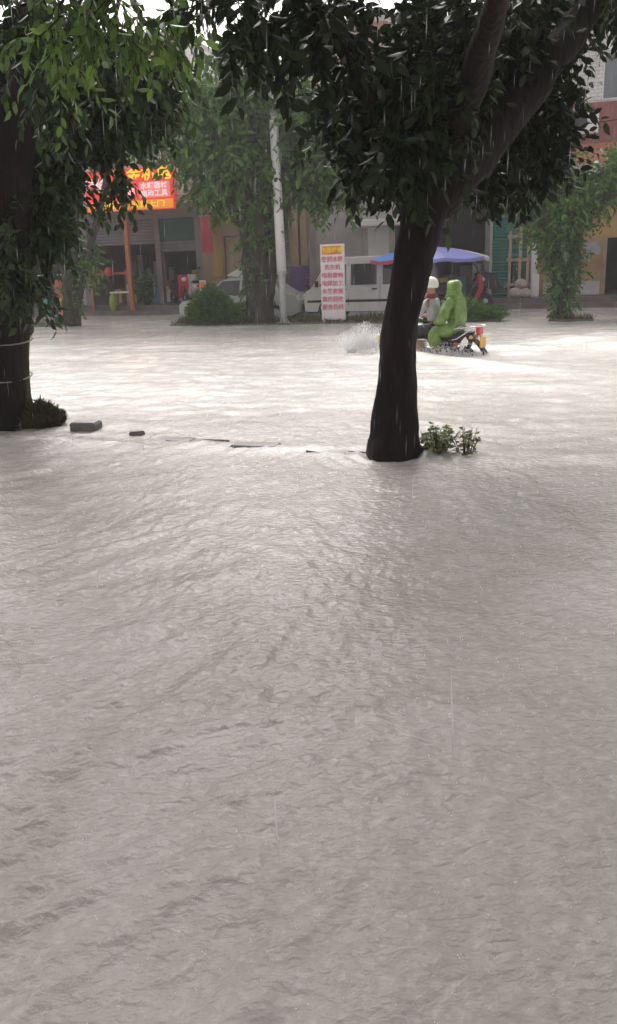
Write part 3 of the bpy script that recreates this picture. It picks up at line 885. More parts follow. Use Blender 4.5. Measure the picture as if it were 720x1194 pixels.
# Far left
uA0 = -26; uA1 = U(96)
rA = building('white tiled building behind the left tree, mostly hidden by leaves', uA0, uA1, 8.4, M['plaster'],
    [(uA0+1, uA0+5, .32, 3.2), (uA0+6, uA0+10, .32, 3.2), (uA1-5.2, uA1-.6, .32, 3.2)], [(7.6, 8.8, M['tile_salmon'], .1)], M['tile_white'],
    [(uA0+1+k*2.7, uA0+2.7+k*2.7, 5.2, 6.8) for k in range(5)]+[(uA0+1+k*2.7, uA0+2.7+k*2.7, 9.4, 10.9) for k in range(5)])
# Left shop with the red sign
uB0 = uA1; uB1 = U(236)
o1a, o1b = U(104), U(182); o2a, o2b = U(188), U(229)
rB = building('grey shop building under the red and orange signboard', uB0, uB1, 8.9, M['plaster_dark'],
    [(o1a, o1b, .32, 3.3), (o2a, o2b, .32, 3.3)], [(7.6, 8.9, M['tile_salmon'], .1), (4.0, 4.25, M['plaster_light'], .12)], M['tile_white'],
    [(uB0+.5, uB0+2.0, 5.7, 7.1), (uB0+2.8, uB0+4.3, 5.7, 7.1), (uB0+.5, uB0+2.0, 9.6, 11), (uB0+2.8, uB0+4.3, 9.6, 11)])
g1 = MB(); g1.box(o2a-uB0, o2b-uB0, .05, .09, 2.55, 3.29); g1.build('fascia', M['darkgreen'], rB)
# upper part of both openings is closed by a grey grille panel
shutter(rB, uB0, o1a, o1b, 2.45, 3.29, M['grey_metal'], .12)
shutter(rB, uB0, o2a, o2b, 2.15, 2.54, M['grey_metal'], .12)
g1 = MB()
for k in range(7):
    x = o1a-uB0+.2+k*.33
    g1.box(x, x+.22, 2.2, 2.6, .34, 1.6+.25*(k % 3))
g1.build('shelving', M['plaster_dark'], rB)

# Ochre shop behind the thick median tree
uC0 = uB1; uC1 = U(345)
rC = building('narrow brown fronted shop behind the thick median tree', uC0, uC1, 7.4, M['tan'],
    [(U(262), U(281), .32, 2.6), (U(300), U(338), .32, 3.0)], [(4.6, 5.5, M['plaster_light'], .1)], M['tile_white'],
    [(uC0+.5, uC0+1.7, 5.6, 6.9), (uC0+2.4, uC0+3.4, 5.6, 6.9)])
g1 = MB(); g1.box(U(263)-uC0, U(280)-uC0, .08, .12, .33, 2.58); g1.build('door', M['wood'], rC)
g1 = MB(); g1.box(U(248)-uC0, U(260)-uC0, -.03, -.003, 1.2, 3.1); g1.build('panel', M['ochre'], rC)
shutter(rC, uC0, U(300), U(338), .33, 3.0, M['grey_metal'], .12)

# middle: pale recessed front with a white canopy
uD0 = uC1; uD1 = U(497)
dcol0, dcol1 = U(366), U(427)
rD = building('pale grey building behind the white van with an orange band', uD0, uD1, 8.7, M['plaster_light'],
    [(U(427), U(437), .32, .33), (U(459), U(490), .32, 2.9)], [(3.98, 4.75, M['orange_band'], .14), (7.7, 9.0, M['tile_salmon'], .12)], M['tile_white'],
    [(uD0+.5, uD0+2.0, 5.5, 7.0, 3), (uD0+2.6, uD0+4.1, 5.5, 7.0, 3)], over=.6)
# tan twin columns at its left edge
for cc in (350, 360):
    b = MB(); x = U(cc)-uD0; b.box(x-.11, x+.11, -.5, -.25, .32, 3.74); b.build('column', M['tan'], rD)
b = MB(); x0 = U(418)-uD0; x1 = U(474)-uD0; b.box(x0, x1, -1.0, -.004, 2.68, 2.90, bev=.03); b.build('canopy', M['white_paint'], rD)
b = MB(); b.box(U(368)-uD0, U(424)-uD0, -.03, -.003, .33, 3.70); b.build('panel', M['plaster'], rD)
b = MB(); b.box(U(430)-uD0, U(454)-uD0, -.05, -.003, .33, 2.67); b.build('panel', M['white_paint'], rD)

# dark open shop behind the parasol
uE0 = uD1; uE1 = U(571)
rE = building('dark open fronted shop behind the lilac edged parasol', uE0, uE1, 8.0, M['plaster_dark'],
    [(uE0+.15, uE1-.15, .32, 3.5)], [(4.5, 5.4, M['plaster_light'], .1)], M['tile_white'], [(uE0+.4, uE0+1.7, 6.0, 7.5)], over=1.0)
b = MB()
for k in range(3):
    b.box(.3+k*.6, .75+k*.6, 1.8, 2.3, .33, 1.0+.3*k)
b.build('shelving', M['plaster_dark'], rE)

# teal shutter shop
uF0 = uE1; uF1 = U(634)
rF = building('shop with a closed teal roller shutter', uF0, uF1, 10.5, M['plaster'],
    [(uF0+.08, U(619), .32, 3.4)], [(4.3, 4.5, M['plaster'], .1)], M['tile_white'], [(uF0+.35, uF0+1.5, 5.9, 7.3, 3)], over=1.0)
shutter(rF, uF0, uF0+.08, U(619), .33, 3.4, M['teal'], .1)
b = MB(); b.prism([(-1.0, 3.35), (-1.05, 3.30), (0, 3.62), (0, 3.70)], 0, U(622)-uF0)
b.v = [(y, x, z) for x, y, z in b.v]; b.build('awning', M['plaster'], rF)
for (cc, m_) in ((624, 'white_paint'), (631, 'tile_salmon')):
    b = MB(); x = U(cc)-uF0; b.box(x-.1, x+.1, -.22, -.003, .32, 3.7 if cc > 630 else 2.3); b.build('column', M[m_], rF)

# ochre shop at the right
uG0 = uF1; uG1 = uG0+6.2
gd0 = U(707.5)
rG = building('ochre fronted shop at the right edge with a black doorway and posters', uG0, uG1, 10.5, M['ochre'],
    [(gd0, gd0+1.3, .32, 2.05)], [(4.17, 4.72, M['orange_band'], .12), (4.724, 5.84, M['tile_brick'], .10)], M['tile_white'],
    [(U(692, -.9), U(692, -.9)+1.5, 5.9, 7.2, 2), (uG0+3.6, uG0+5.2, 5.9, 7.2, 3)], over=1.0)
b = MB(); b.box(gd0-.12-uG0, gd0-.003-uG0, -.04, -.002, .33, 2.15); b.build('door_frame', M['tan'], rG)
b = MB(); b.box(.03, gd0-.16-uG0, -.035, -.002, .33, .75); b.build('base_panel', M['plaster'], rG)
b = MB(); b.box(U(681)-uG0, U(700)-uG0, -.03, -.001, 1.55, 1.95); p_ = b.build('poster', mat('poster_blue_grey', (.22, .25, .33), .5, .5, 4, col2=(.42, .36, .36)), rG)

uH0 = uG1
building('white tiled building beyond the right edge', uH0, uH0+8, 11, M['plaster'], [(uH0+1, uH0+6, .32, 3.2)],
    [(4.72, 5.5, M['orange_band'], .1)], M['tile_white'], [(uH0+1, uH0+3, 6.8, 8.4, 3)])

# ------------------------------------------------------------------ writing
def text_mesh(s, size, name, m, parent, loc, rot=(PI/2, 0, 0), align='CENTER', sx=1.0, depth=.004):
    cu = bpy.data.curves.new('t', 'FONT'); cu.body = s; cu.size = size; cu.align_x = align; cu.align_y = 'CENTER'; cu.extrude = depth; cu.resolution_u = 3
    cu.offset = size*.02
    ob = bpy.data.objects.new('t', cu); C.objects.link(ob)
    bpy.context.view_layer.update()
    dg = bpy.context.evaluated_depsgraph_get()
    me = bpy.data.meshes.new_from_object(ob.evaluated_get(dg))
    bpy.data.objects.remove(ob); bpy.data.curves.remove(cu)
    me.materials.clear(); me.materials.append(m)
    o = bpy.data.objects.new(name, me); C.objects.link(o); o.parent = parent
    o.location = loc; o.rotation_euler = rot; o.scale = (sx, 1, 1)
    return o

# red shop sign
sv = -1.05
su0, _ = hit(103, 240, sv); su1, szb = hit(205, 243, sv); _, szt = hit(205, 193, sv)
sg = empty('shop_sign', S(su0, sv, 0), -A, 'large red shop signboard with yellow and white characters over an orange strip', 'sign')
W = su1-su0; hz = szt-szb
b = MB(); b.box(0, W, -.09, .06, szb, szt, bev=.015); b.build('board', M['lit_sign_red'], sg)
b = MB(); b.box(.03, W-.03, -.098, -.091, szb+.03, szb+hz*.24); b.build('strip', M['lit_sign_orange'], sg)
b = MB(); b.box(W*.62, W-.12, -.098, -.091, szb+hz*.28, szb+hz*.66); b.build('panel', M['lit_sign_pink'], sg)
text_mesh('五金机电', hz*.36, 'lettering', M['lit_sign_yellow'], sg, (W*.66, -.103, szt-hz*.165), sx=1.15)
text_mesh('维修', hz*.34, 'lettering', M['lit_sign_white'], sg, (W*.13, -.103, szb+hz*.62))
text_mesh('电焊', hz*.26, 'lettering', M['lit_sign_white'], sg, (W*.47, -.103, szb+hz*.45))
text_mesh('水暖器材', hz*.17, 'lettering', M['lit_sign_white'], sg, (W*.79, -.103, szb+hz*.56), sx=1.1)
text_mesh('电动工具', hz*.17, 'lettering', M['lit_sign_white'], sg, (W*.79, -.103, szb+hz*.38), sx=1.1)
text_mesh('零售批发 送货上门', hz*.16, 'lettering', M['lit_sign_yellow'], sg, (W*.5, -.103, szb+hz*.13), sx=1.5)
for x in (.3, W-.3):
    b = MB(); b.box(x-.03, x+.03, .06, .20, szb+.2, szt-.2); b.build('bracket', M['steel'], sg)
# a paler red and white strip hung at the right of it
b = MB(); x0, z0 = hit(212, 240, sv); x1, z1 = hit(248, 225, sv); b.box(x0, x1, sv-.03, sv+.03, z1-.25, z1+.2)
o = b.build('cloth_banner', mat('faded_red_white', (.55, .42, .40), .7, .5, 4, col2=(.5, .12, .12)), loc=ORG); o.rotation_euler = (0, .06, -A)
tag(o, 'faded red and white banner hung right of the large shop sign', 'banner')
# red vertical banner
x0, z0 = hit(236, 295, -.6); x1, z1 = hit(246, 252, -.6)
root = empty('hanging_banner', S(x0, -.6, 0), -A, 'upright red cloth banner hanging on the pillar between two shops', 'banner')
b = MB(); b.box(0, x1-x0, -.01, .01, z0, z1); b.build('cloth', M['red_dull'], root)
b = MB(); b.tube([(-.03, 0, z1+.02), (x1-x0+.03, 0, z1+.02)], .018, 6); b.tube([(0, 0, z1+.02), (0, .6, z1+.02)], .012, 5); b.build('rod', M['steel'], root)

# white upright board with pink writing
bu0, bz0 = hit(376, 366, MV-.2); bu1, bz1 = hit(401, 284, MV-.2)
bw = .66; bh = bz1-.10
root = empty('sign_board', S(bu0, MV-.2, 0), -A, 'tall white signboard with orange header and rows of pink characters', 'sign')
b = MB(); b.box(0, bw, -.05, .05, .10, .10+bh, bev=.01); b.build('board', M['board_white'], root)
b = MB(); b.box(.06, bw-.06, -.056, -.051, .10+bh*.865, .10+bh*.975); b.build('header', M['sign_orange'], root)
text_mesh('电器维修', .155, 'lettering', M['sign_yellow'], root, (bw/2, -.062, .10+bh*.918))
for k, s_ in enumerate(['空调冰箱', '洗衣机', '电视音响', '电焊加工', '水管安装', '高价回收', '服务热线']):
    text_mesh(s_, .150, 'lettering', M['letter_pink'], root, (bw/2, -.058, .10+bh*(.80-.105*k)))
b = MB(); b.box(.05, .15, -.12, .16, .02, .099); b.box(bw-.15, bw-.05, -.12, .16, .02, .099); b.build('foot', M['steel'], root)
# small A-board by the red banner
x0, z0 = hit(233, 328, -1.9)
root = empty('sign_board', S(x0, -1.9, 0), -A, 'slim white roll-up sign with orange top below the red banner', 'sign')
b = MB(); b.box(0, .22, -.03, .03, -.1, 1.15); b.build('board', M['board_white'], root)
b = MB(); b.box(.02, .20, -.036, -.031, .85, 1.10); b.build('header', M['sign_orange'], root)
text_mesh('修车', .09, 'lettering', M['cloth_blue'], root, (.11, -.034, .62)); text_mesh('补胎', .09, 'lettering', M['cloth_blue'], root, (.11, -.034, .45))
# text rows on the ochre shop wall
g = text_mesh('农资种子\n化肥农药\n饲料批发', .24, 'lettering', M['tan'], rG, (U(690)-uG0, -.006, 1.08), sx=.9)

# ------------------------------------------------------------------ street furniture
# white pole
pu, _ = hit(331, 372, MV-.25)
root = empty('lamp_post', S(pu, MV-.25, 0), -A, 'tall white painted metal pole on the median in front of the bushy tree', 'pole')
tilt = -.012
b = MB(); b.tube([(0, 0, 1.35), (tilt*3, 0, 4), (tilt*6, 0, 7.1)], [.135, .125, .10], 12); b.build('shaft', M['white_paint'], root, smooth=True)
b = MB(); b.tube([(0, 0, .10), (0, 0, 1.40)], [.105, .105], 12); b.tube([(0, 0, 1.34), (0, 0, 1.42)], [.15, .15], 12); b.build('sleeve', M['steel'], root, smooth=False)
b = MB(); b.lathe([(.22, 0), (.22, .05), (.14, .08), (.12, .14)], n=16); b.build('base', M['steel'], root)
b = MB(); b.box(-.06, .06, -.115, -.10, .6, .9, bev=.004); b.build('hatch', M['steel'], root)

# parasol behind the forked tree
pv = -4.3
uP0 = hit(433, 310, pv)[0]; uP1 = hit(573, 298, pv)[0]
pc = (uP0+uP1)/2; pr = (uP1-uP0)/2
_, pz = hit(500, 300, pv)
root = empty('parasol', S(pc, pv, 0), -A, 'wide blue, red and lilac parasol half hidden by the forked trunk', 'parasol')
gm = ['umb_lilac', 'blue', 'umb_red', 'umb_red', 'blue', 'umb_lilac', 'umb_lilac', 'umb_white']
zr = pz-.02
N = 8
for k in range(N):
    b = MB(); g0 = 2*PI*k/N+PI/8; g1 = g0+2*PI/N; vs = []; seg = 6
    for i in range(seg+1):
        t = i/seg; r = pr*t; z = zr+.30*(1-t**1.8)
        for j in range(5):
            g = g0+(g1-g0)*j/4
            sc = math.cos(PI/N)/math.cos((g-g0)-PI/N)
            sag = -.05*math.sin(PI*j/4)*t
            vs.append((r*math.cos(g)*(.5+.5*sc), r*math.sin(g)*(.5+.5*sc), z+sag))
    fs = [(i*5+j, i*5+j+1, i*5+6+j, i*5+5+j) for i in range(seg) for j in range(4)]
    # hanging valance
    o_ = len(vs); 
    for j in range(5):
        x, y, z = vs[seg*5+j]; vs.append((x*1.005, y*1.005, z-.08-.02*(j % 2)))
    fs += [(seg*5+j, seg*5+j+1, o_+j+1, o_+j) for j in range(4)]
    b.add(vs, fs); b.mi[-4:] = [1]*4
    q = b.build('canopy_panel', [M[gm[k]], M['umb_red' if k in (3, 4) else gm[k]]], root)
b = MB()
for k in range(N):
    g = 2*PI*k/N+PI/8; b.tube([(0, 0, zr+.27), (pr*.55*math.cos(g), pr*.55*math.sin(g), zr+.17), (pr*.98*math.cos(g), pr*.98*math.sin(g), zr-.03)], .009, 5)
b.build('ribs', M['steel'], root)
b = MB(); b.tube([(0, 0, -.3), (0, 0, zr+.36)], .024, 8); b.build('pole', M['steel'], root)

# white van (faces left)
def van(label, u, v, z, paint, sc=1.0):
    root = empty('van', S(u, v, z), -A, label, 'van'); root.scale = (sc, sc, sc)
    L = 3.75; Wd = 1.5
    prof = [(0, .32), (-.02, .62), (.05, .88), (.22, .98), (.62, 1.62), (.80, 1.76), (1.2, 1.82), (3.35, 1.82), (3.6, 1.74), (3.70, 1.3), (3.75, .75), (3.75, .34)]
    wheel_x = (.72, 3.0)
    low = [(3.42, .30)]
    for wx in reversed(wheel_x):
        for k in range(9):
            g = PI*k/8; low.append((wx+.33*math.cos(g), .30+.33*math.sin(g)))
    low.append((.15, .30))
    out = prof+low
    n = len(out); ny = 7
    b = MB(); vs = []
    ys = [-Wd/2, -Wd/2+.05, -Wd/4, 0, Wd/4, Wd/2-.05, Wd/2]
    cx = L/2
    for j, y in enumerate(ys):
        edge = j in (0, ny-1)
        for x, zz in out:
            tum = .10*max(0, (zz-.95)/.87) if edge or j in (1, ny-2) else 0
            yy = y*(1-tum*1.3) if abs(y) > .6 else y
            k = .985 if edge else 1
            vs.append((cx+(x-cx)*k, yy, .95+(zz-.95)*k if zz > .5 else zz))
    fs = []
    for j in range(ny-1):
        for k in range(n): fs.append((j*n+k, j*n+(k+1) % n, (j+1)*n+(k+1) % n, (j+1)*n+k))
    fs.append(tuple(range(n))); fs.append(tuple(range(ny*n-1, (ny-1)*n-1, -1)))
    b.add(vs, fs)
    b.build('body', paint, root, smooth=False)
    def side(x, zz, off=.006):
        tum = .10*max(0, (zz-.95)/.87)
        return (x, -(Wd/2)*(1-tum*1.3)-off, zz)
    def patch(name, pts, m, par=root, off=.008):
        b = MB(); n_ = len(pts)
        vs = [side(x, zz, off) for x, zz in pts]+[side(x, zz, -.02) for x, zz in pts]
        fs = [tuple(range(n_)), tuple(range(2*n_-1, n_-1, -1))]+[(k, (k+1) % n_, (k+1) % n_+n_, k+n_) for k in range(n_)]
        b.add(vs, fs); return b.build(name, m, par)
    patch('window', [(.48, 1.02), (.80, 1.58), (1.28, 1.62), (1.28, 1.02)], M['glass_dark'])
    patch('window', [(1.42, 1.04), (1.42, 1.62), (2.18, 1.62), (2.18, 1.04)], M['glass_dark'])
    patch('window', [(2.36, 1.04), (2.36, 1.62), (3.28, 1.60), (3.36, 1.04)], M['glass_dark'])
    patch('trim', [(.10, .56), (.10, .63), (3.62, .63), (3.62, .56)], M['black_plastic'])
    for xs_ in (1.34, 2.27):
        patch('seam', [(xs_, .45), (xs_, 1.66), (xs_+.012, 1.66), (xs_+.012, .45)], M['rubber'], off=.004)
    patch('handle', [(2.05, .90), (2.05, .94), (2.20, .94), (2.20, .90)], M['black_plastic'], off=.03)
    patch('handle', [(1.16, .90), (1.16, .94), (1.28, .94), (1.28, .90)], M['black_plastic'], off=.03)
    b = MB(); b.add([(.20, -.60, 1.015), (.20, .60, 1.015), (.585, .56, 1.60), (.585, -.56, 1.60)], [(0, 1, 2, 3)]); 
    b.v = [(x-.015, y, z) for x, y, z in b.v]; b.build('windscreen', M['glass_dark'], root)
    for s in (-1, 1):
        b = MB(); b.box(-.045, -.005, s*.58-.12, s*.58+.12, .66, .80, bev=.015); b.build('headlight', M['white_paint'], root)
        b = MB(); b.box(3.752, 3.775, s*.64-.06, s*.64+.06, .8, 1.15, bev=.01); b.build('tail_light', M['lamp_red'], root)
        b = MB(); b.box(.36, .46, s*.84-.05, s*.84+.05, 1.0, 1.18, bev=.02); b.tube([(.42, s*.70, 1.0), (.42, s*.82, 1.05)], .012, 5); b.build('mirror', M['black_plastic'], root)
    b = MB(); b.box(-.10, .02, -.72, .72, .32, .52, bev=.04); b.build('bumper', M['black_plastic'], root)
    b = MB(); b.box(3.755, 3.84, -.72, .72, .32, .52, bev=.04); b.build('bumper', M['black_plastic'], root)
    for wx in wheel_x:
        for s in (-1, 1):
            b = MB(); b.lathe([(.12, -.09), (.26, -.09), (.285, -.06), (.285, .06), (.26, .09), (.12, .09)], c=(wx, s*.66, .28), n=24, axis='y'); w = b.build('wheel', M['rubber'], root)
            b = MB(); b.lathe([(.05, -.102), (.17, -.095), (.18, -.08), (.18, .08), (.17, .095), (.05, .102)], c=(wx, s*.66, .28), n=20, axis='y'); b.build('rim', M['steel'], w)
    return root
vu, _ = hit(355, 350, -4.9)
van('white minivan parked behind the tall white signboard', vu, -4.15, -.08, M['van_paint'], 1.0)
# a grey-green car half hidden behind the shrub
def car(label, u, v, z):
    root = empty('parked_car', S(u, v, z), -A, label, 'car')
    prof = [(0, .35), (0, .62), (.12, .74), (.95, .86), (1.45, 1.33), (1.7, 1.40), (2.7, 1.40), (3.0, 1.30), (3.55, .92), (3.95, .86), (4.05, .7), (4.05, .35)]
    low = [(3.8, .25)]
    for wx in (3.25, .85):
        for k in range(9):
            g = PI*k/8; low.append((wx+.34*math.cos(g), .25+.36*math.sin(g)))
    low.append((.25, .25)); out = prof+low; n = len(out)
    b = MB(); vs = []; Wd = 1.62; ys = [-Wd/2, -Wd/2+.06, 0, Wd/2-.06, Wd/2]
    for j, y in enumerate(ys):
        k = .98 if j in (0, 4) else 1
        for x, zz in out:
            tum = .2*max(0, (zz-.85)/.55)
            vs.append((2.02+(x-2.02)*k, y*(1-tum) if y else 0, zz))
    fs = []
    for j in range(4):
        for k in range(n): fs.append((j*n+k, j*n+(k+1) % n, (j+1)*n+(k+1) % n, (j+1)*n+k))
    fs.append(tuple(range(n))); fs.append(tuple(range(5*n-1, 4*n-1, -1)))
    b.add(vs, fs); b.build('body', M['car_paint'], root)
    def patch(name, pts, m):
        b = MB(); n_ = len(pts); f = lambda x, zz, o: (x, -(Wd/2)*(1-.2*max(0, (zz-.85)/.55))-o, zz)
        vs = [f(x, zz, .006) for x, zz in pts]+[f(x, zz, -.02) for x, zz in pts]
        b.add(vs, [tuple(range(n_)), tuple(range(2*n_-1, n_-1, -1))]+[(k, (k+1) % n_, (k+1) % n_+n_, k+n_) for k in range(n_)]); b.build(name, m, root)
    patch('window', [(1.12, .90), (1.52, 1.32), (2.1, 1.34), (2.1, .90)], M['glass_dark'])
    patch('window', [(2.18, .90), (2.18, 1.34), (2.75, 1.32), (3.2, .92)], M['glass_dark'])
    for wx in (3.25, .85):
        for s in (-1, 1):
            b = MB(); b.lathe([(.12, -.09), (.27, -.09), (.30, -.06), (.30, .06), (.27, .09), (.12, .09)], c=(wx, s*.70, .30), n=22, axis='y'); w = b.build('wheel', M['rubber'], root)
            b = MB(); b.lathe([(.05, -.102), (.18, -.095), (.19, 0), (.18, .095), (.05, .102)], c=(wx, s*.70, .30), n=18, axis='y'); b.build('rim', M['steel'], w)
    return root
cu_, _ = hit(247, 340, -4.0)
car('pale grey green car parked behind the median shrub', cu_-1.1, -3.4, -.18)

# ------------------------------------------------------------------ two wheelers
def scooter_mesh(label, u, v, z, rz, paint, group='scooters parked at the shop fronts', screen=False, fairing=None):
    root = empty('scooter', S(u, v, z), -A+rz, label, 'scooter', group)
    for wx in (-.62, .62):
        b = MB(); b.lathe([(.16, -.045), (.21, -.05), (.235, -.02), (.235, .02), (.21, .05), (.16, .045)], c=(wx, 0, .24), n=20, axis='y'); w = b.build('wheel', M['rubber'], root)
        b = MB(); b.lathe([(.03, -.055), (.155, -.03), (.155, .03), (.03, .055)], c=(wx, 0, .24), n=14, axis='y'); b.build('rim', M['steel'], w)
    b = MB(); b.prism([(-.80, .55), (-.72, .72), (-.1, .70), (0, .35), (.30, .30), (.38, .24), (-.1, .22), (-.35, .30), (-.62, .50)], -.14, .14); b.build('body', paint, root)
    b = MB(); b.prism([(.30, .30), (.38, .26), (.55, .62), (.50, .98), (.38, 1.02), (.42, .66)], -.17, .17); b.build('front_fairing', fairing or paint, root)
    b = MB(); b.prism([(-.78, .725), (-.76, .80), (-.40, .82), (-.10, .76), (-.08, .705)], -.13, .13); b.build('seat', M['black_plastic'], root)
    b = MB(); b.tube([(.40, -.32, 1.06), (.44, -.12, 1.03), (.44, .12, 1.03), (.40, .32, 1.06)], .016, 6); b.tube([(.44, 0, 1.0), (.62, 0, .24)], .025, 6); b.build('handlebar', M['black_plastic'], root)
    b = MB(); b.ellipsoid((.53, 0, .86), (.06, .09, .07)); b.build('headlight', M['white_paint'], root, smooth=True)
    b = MB(); b.box(-.86, -.80, -.08, .08, .58, .68, bev=.01); b.build('tail_light', M['lamp_red'], root)
    for s in (-1, 1):
        b = MB(); b.tube([(.42, s*.24, 1.05), (.40, s*.30, 1.20)], .007, 4); b.ellipsoid((.40, s*.31, 1.23), (.015, .055, .04)); b.build('mirror', M['black_plastic'], root)
    if screen:
        b = MB(); vs = []
        for i in range(6):
            t = i/5
            for j in range(7):
                s = (j-3)/3; vs.append((.52-.30*t-.10*s*s, s*.30*(1-.25*t), 1.05+.5*t))
        b.add(vs, [(i*7+j, i*7+j+1, i*7+8+j, i*7+7+j) for i in range(5) for j in range(6)])
        b.build('windscreen', M['glass_win'], root, smooth=True)
    return root
scooter_mesh('dark scooter with red front parked before the dark shop opening', U(207, -.7), -.7, .32, -.8, M['black_plastic'], fairing=M['red'])
scooter_mesh('pale scooter parked against the slim roll-up sign', U(224, -.6), -.6, .32, 2.2, M['white_paint'])
scooter_mesh('dark scooter parked behind the tan columns', U(344, -2.2), -2.4, -.12, .5, M['black_plastic'])
scooter_mesh('black scooter parked against the teal shutter', U(582, -.8), -.75, .32, .3, M['black_plastic'])
scooter_mesh('dark scooter with red front and tall windscreen parked under the parasol', U(543, -3.4), -3.6, .12, .25, M['black_plastic'], screen=True, fairing=M['red'])

cm = [mat('carton_brown', (.34, .24, .15)), mat('carton_red', (.40, .10, .08)), mat('carton_blue', (.12, .20, .36)), mat('carton_white', (.6, .58, .55)), mat('carton_yellow', (.55, .42, .12))]
for shop, (ua, ub), ttl in (('grey', (o1a+.3, o1b-.3), 'shop cartons in the grey shop'), ('grey', (o2a+.1, o2b-.2), 'shop cartons in the grey shop'), ('dark', (uE0+.3, uE1-.5), 'shop cartons in the dark shop')):
    x = ua
    while x < ub:
        z = .325
        for k in range(random.randint(2, 5)):
            w_, h_ = random.uniform(.28, .42), random.uniform(.2, .36)
            b = MB(); b.box(0, w_, 0, .35, 0, h_-.004, bev=.01); o = b.build('carton', random.choice(cm), loc=S(x+random.uniform(-.02, .02), 1.15 if shop == 'grey' else 1.0, z)); o.rotation_euler = (0, 0, -A+random.uniform(-.08, .08))
            tag(o, 'carton stacked inside the %s shop opening' % shop, 'carton', ttl); z += h_
        x += random.uniform(.46, .62)
def aircon(u, v, z, label):
    root = empty('air_conditioner', S(u, v, z), -A, label, 'air conditioner', 'air conditioners on the facades')
    b = MB(); b.box(0, .82, -.30, 0, 0, .55, bev=.02); b.build('casing', M['white_paint'], root)
    b = MB(); b.lathe([(.20, -.315), (.215, -.308), (.02, -.306)], c=(.30, 0, .28), n=20, axis='y'); b.build('grille', M['black_plastic'], root)
    for x_ in (.05, .73):
        b = MB(); b.box(x_, x_+.04, -.32, .0, -.05, -.003); b.build('bracket', M['steel'], root)
aircon(U(404, -.5), -.49, 5.0, 'white air conditioner high on the wall above the white van')
aircon(U(657, -.9), -.89, 5.0, 'white air conditioner on the wall left of the brick red balcony')
aircon(U(222, -.8), -.79, 6.0, 'white air conditioner above the right end of the red shop sign')
b = MB(); pts = [S(u, -1.7, 5.4-.25*math.sin(PI*((u+20) % 8)/8)) for u in np.linspace(-20, 16, 73)]; b.tube(pts, .015, 5)
o = b.build('cable', M['rubber']); tag(o, 'black overhead cable sagging along the upper shop fronts', 'cable')
b = MB()
b.tube([S(U(499), -.06, .33), S(U(499), -.06, 3.74)], .05, 8); o = b.build('drain_pipe', M['plaster_light']); tag(o, 'pale drain pipe beside the dark open shop', 'pipe')

# repair stand in orange pipe in the left shop
u0 = U(103, -1.3); u1 = U(150, -1.3)
root = empty('work_frame', S(u0, -1.3, 0), -A, 'orange painted pipe frame standing in front of the left shop', 'frame')
b = MB(); b.box(u1-u0-.07, u1-u0+.07, -.07, .07, -.05, 3.74); b.build('post', M['orange'], root)
b = MB(); b.box(0, u1-u0-.075, -.03, .03, 1.42, 1.50); b.build('rail', M['red_dull'], root)
b = MB(); b.box(0, .06, -.03, .03, -.05, 1.415); b.build('post', M['orange'], root)
b = MB(); b.ellipsoid((0, 0, 0), (.14, .12, .16), noise=.08); o = b.build('red_lantern', M['red'], loc=S(U(125, -1.45), -1.45, 1.52), smooth=True); tag(o, 'small red cloth bundle hung on the orange rail', 'lantern')
# table with a pale box
x = U(139, -.9)
root = empty('table', S(x, -.9, .32), -A, 'low dark table with pale top under the orange rail', 'table')
b = MB(); b.box(-.38, .38, -.25, .25, .44, .50, bev=.01); b.build('table_top', M['sign_white'], root)
for sx in (-.32, .32):
    for sy in (-.2, .2):
        b = MB(); b.box(sx-.025, sx+.025, sy-.025, sy+.025, 0, .439); b.build('leg', M['plaster_dark'], root)
b = MB(); b.ellipsoid((0, 0, .27), (.13, .13, .33), noise=.06); o = b.build('sack', M['ygreen'], loc=S(U(127, -1.35), -1.35, .16), smooth=True); tag(o, 'upright yellow green sack in front of the low table', 'sack')
# potted bush near the shop pillar
stem_bush('potted_plant', S(U(168, -1.0), -1.0, .32), 26, 1.25, .36, .2, M['leaf_far'], 'yellow green leafy plant before the left shop pillar', 'plant', 22)

# coloured goods at far left
for (cc, zb, h, m_, lab) in ((64, .9, .45, 'orange', 'orange cloth bundle hung at the left shop'), (66, .05, .85, 'sign_orange', 'orange and red upright banner beside the left tree'),
                      (48, .2, .75, 'cloth_teal', 'teal cloth bundle hung beside the left tree'), (58, -.05, .4, 'cloth_blue', 'navy blue bag at the foot of the orange banner')):
    b = MB(); n = 10
    b.lathe([(.05, 0), (.13, h*.15), (.11, h*.4), (.15, h*.7), (.10, h*.92), (.03, h)], n=n)
    b.v = [(x_+random.uniform(-.025, .025), y_*.5+random.uniform(-.02, .02), z_) for x_, y_, z_ in b.v]
    o = b.build('cloth_bundle', M[m_], loc=S(U(cc, -4.6), -4.6, zb), smooth=True); tag(o, lab, 'cloth bundle')
root = empty('clothes_rack', S(U(57, -4.5), -4.5, -.1), -A, 'thin metal rack carrying coloured cloth at the far left', 'rack')
b = MB(); b.tube([(-.45, 0, 0), (-.45, 0, 1.6)], .014, 6); b.build('leg', M['steel'], root)
b = MB(); b.tube([(.45, 0, 0), (.45, 0, 1.6)], .014, 6); b.build('leg', M['steel'], root)
b = MB(); b.tube([(-.5, 0, 1.6), (.5, 0, 1.6)], .014, 6); b.build('rail', M['steel'], root)

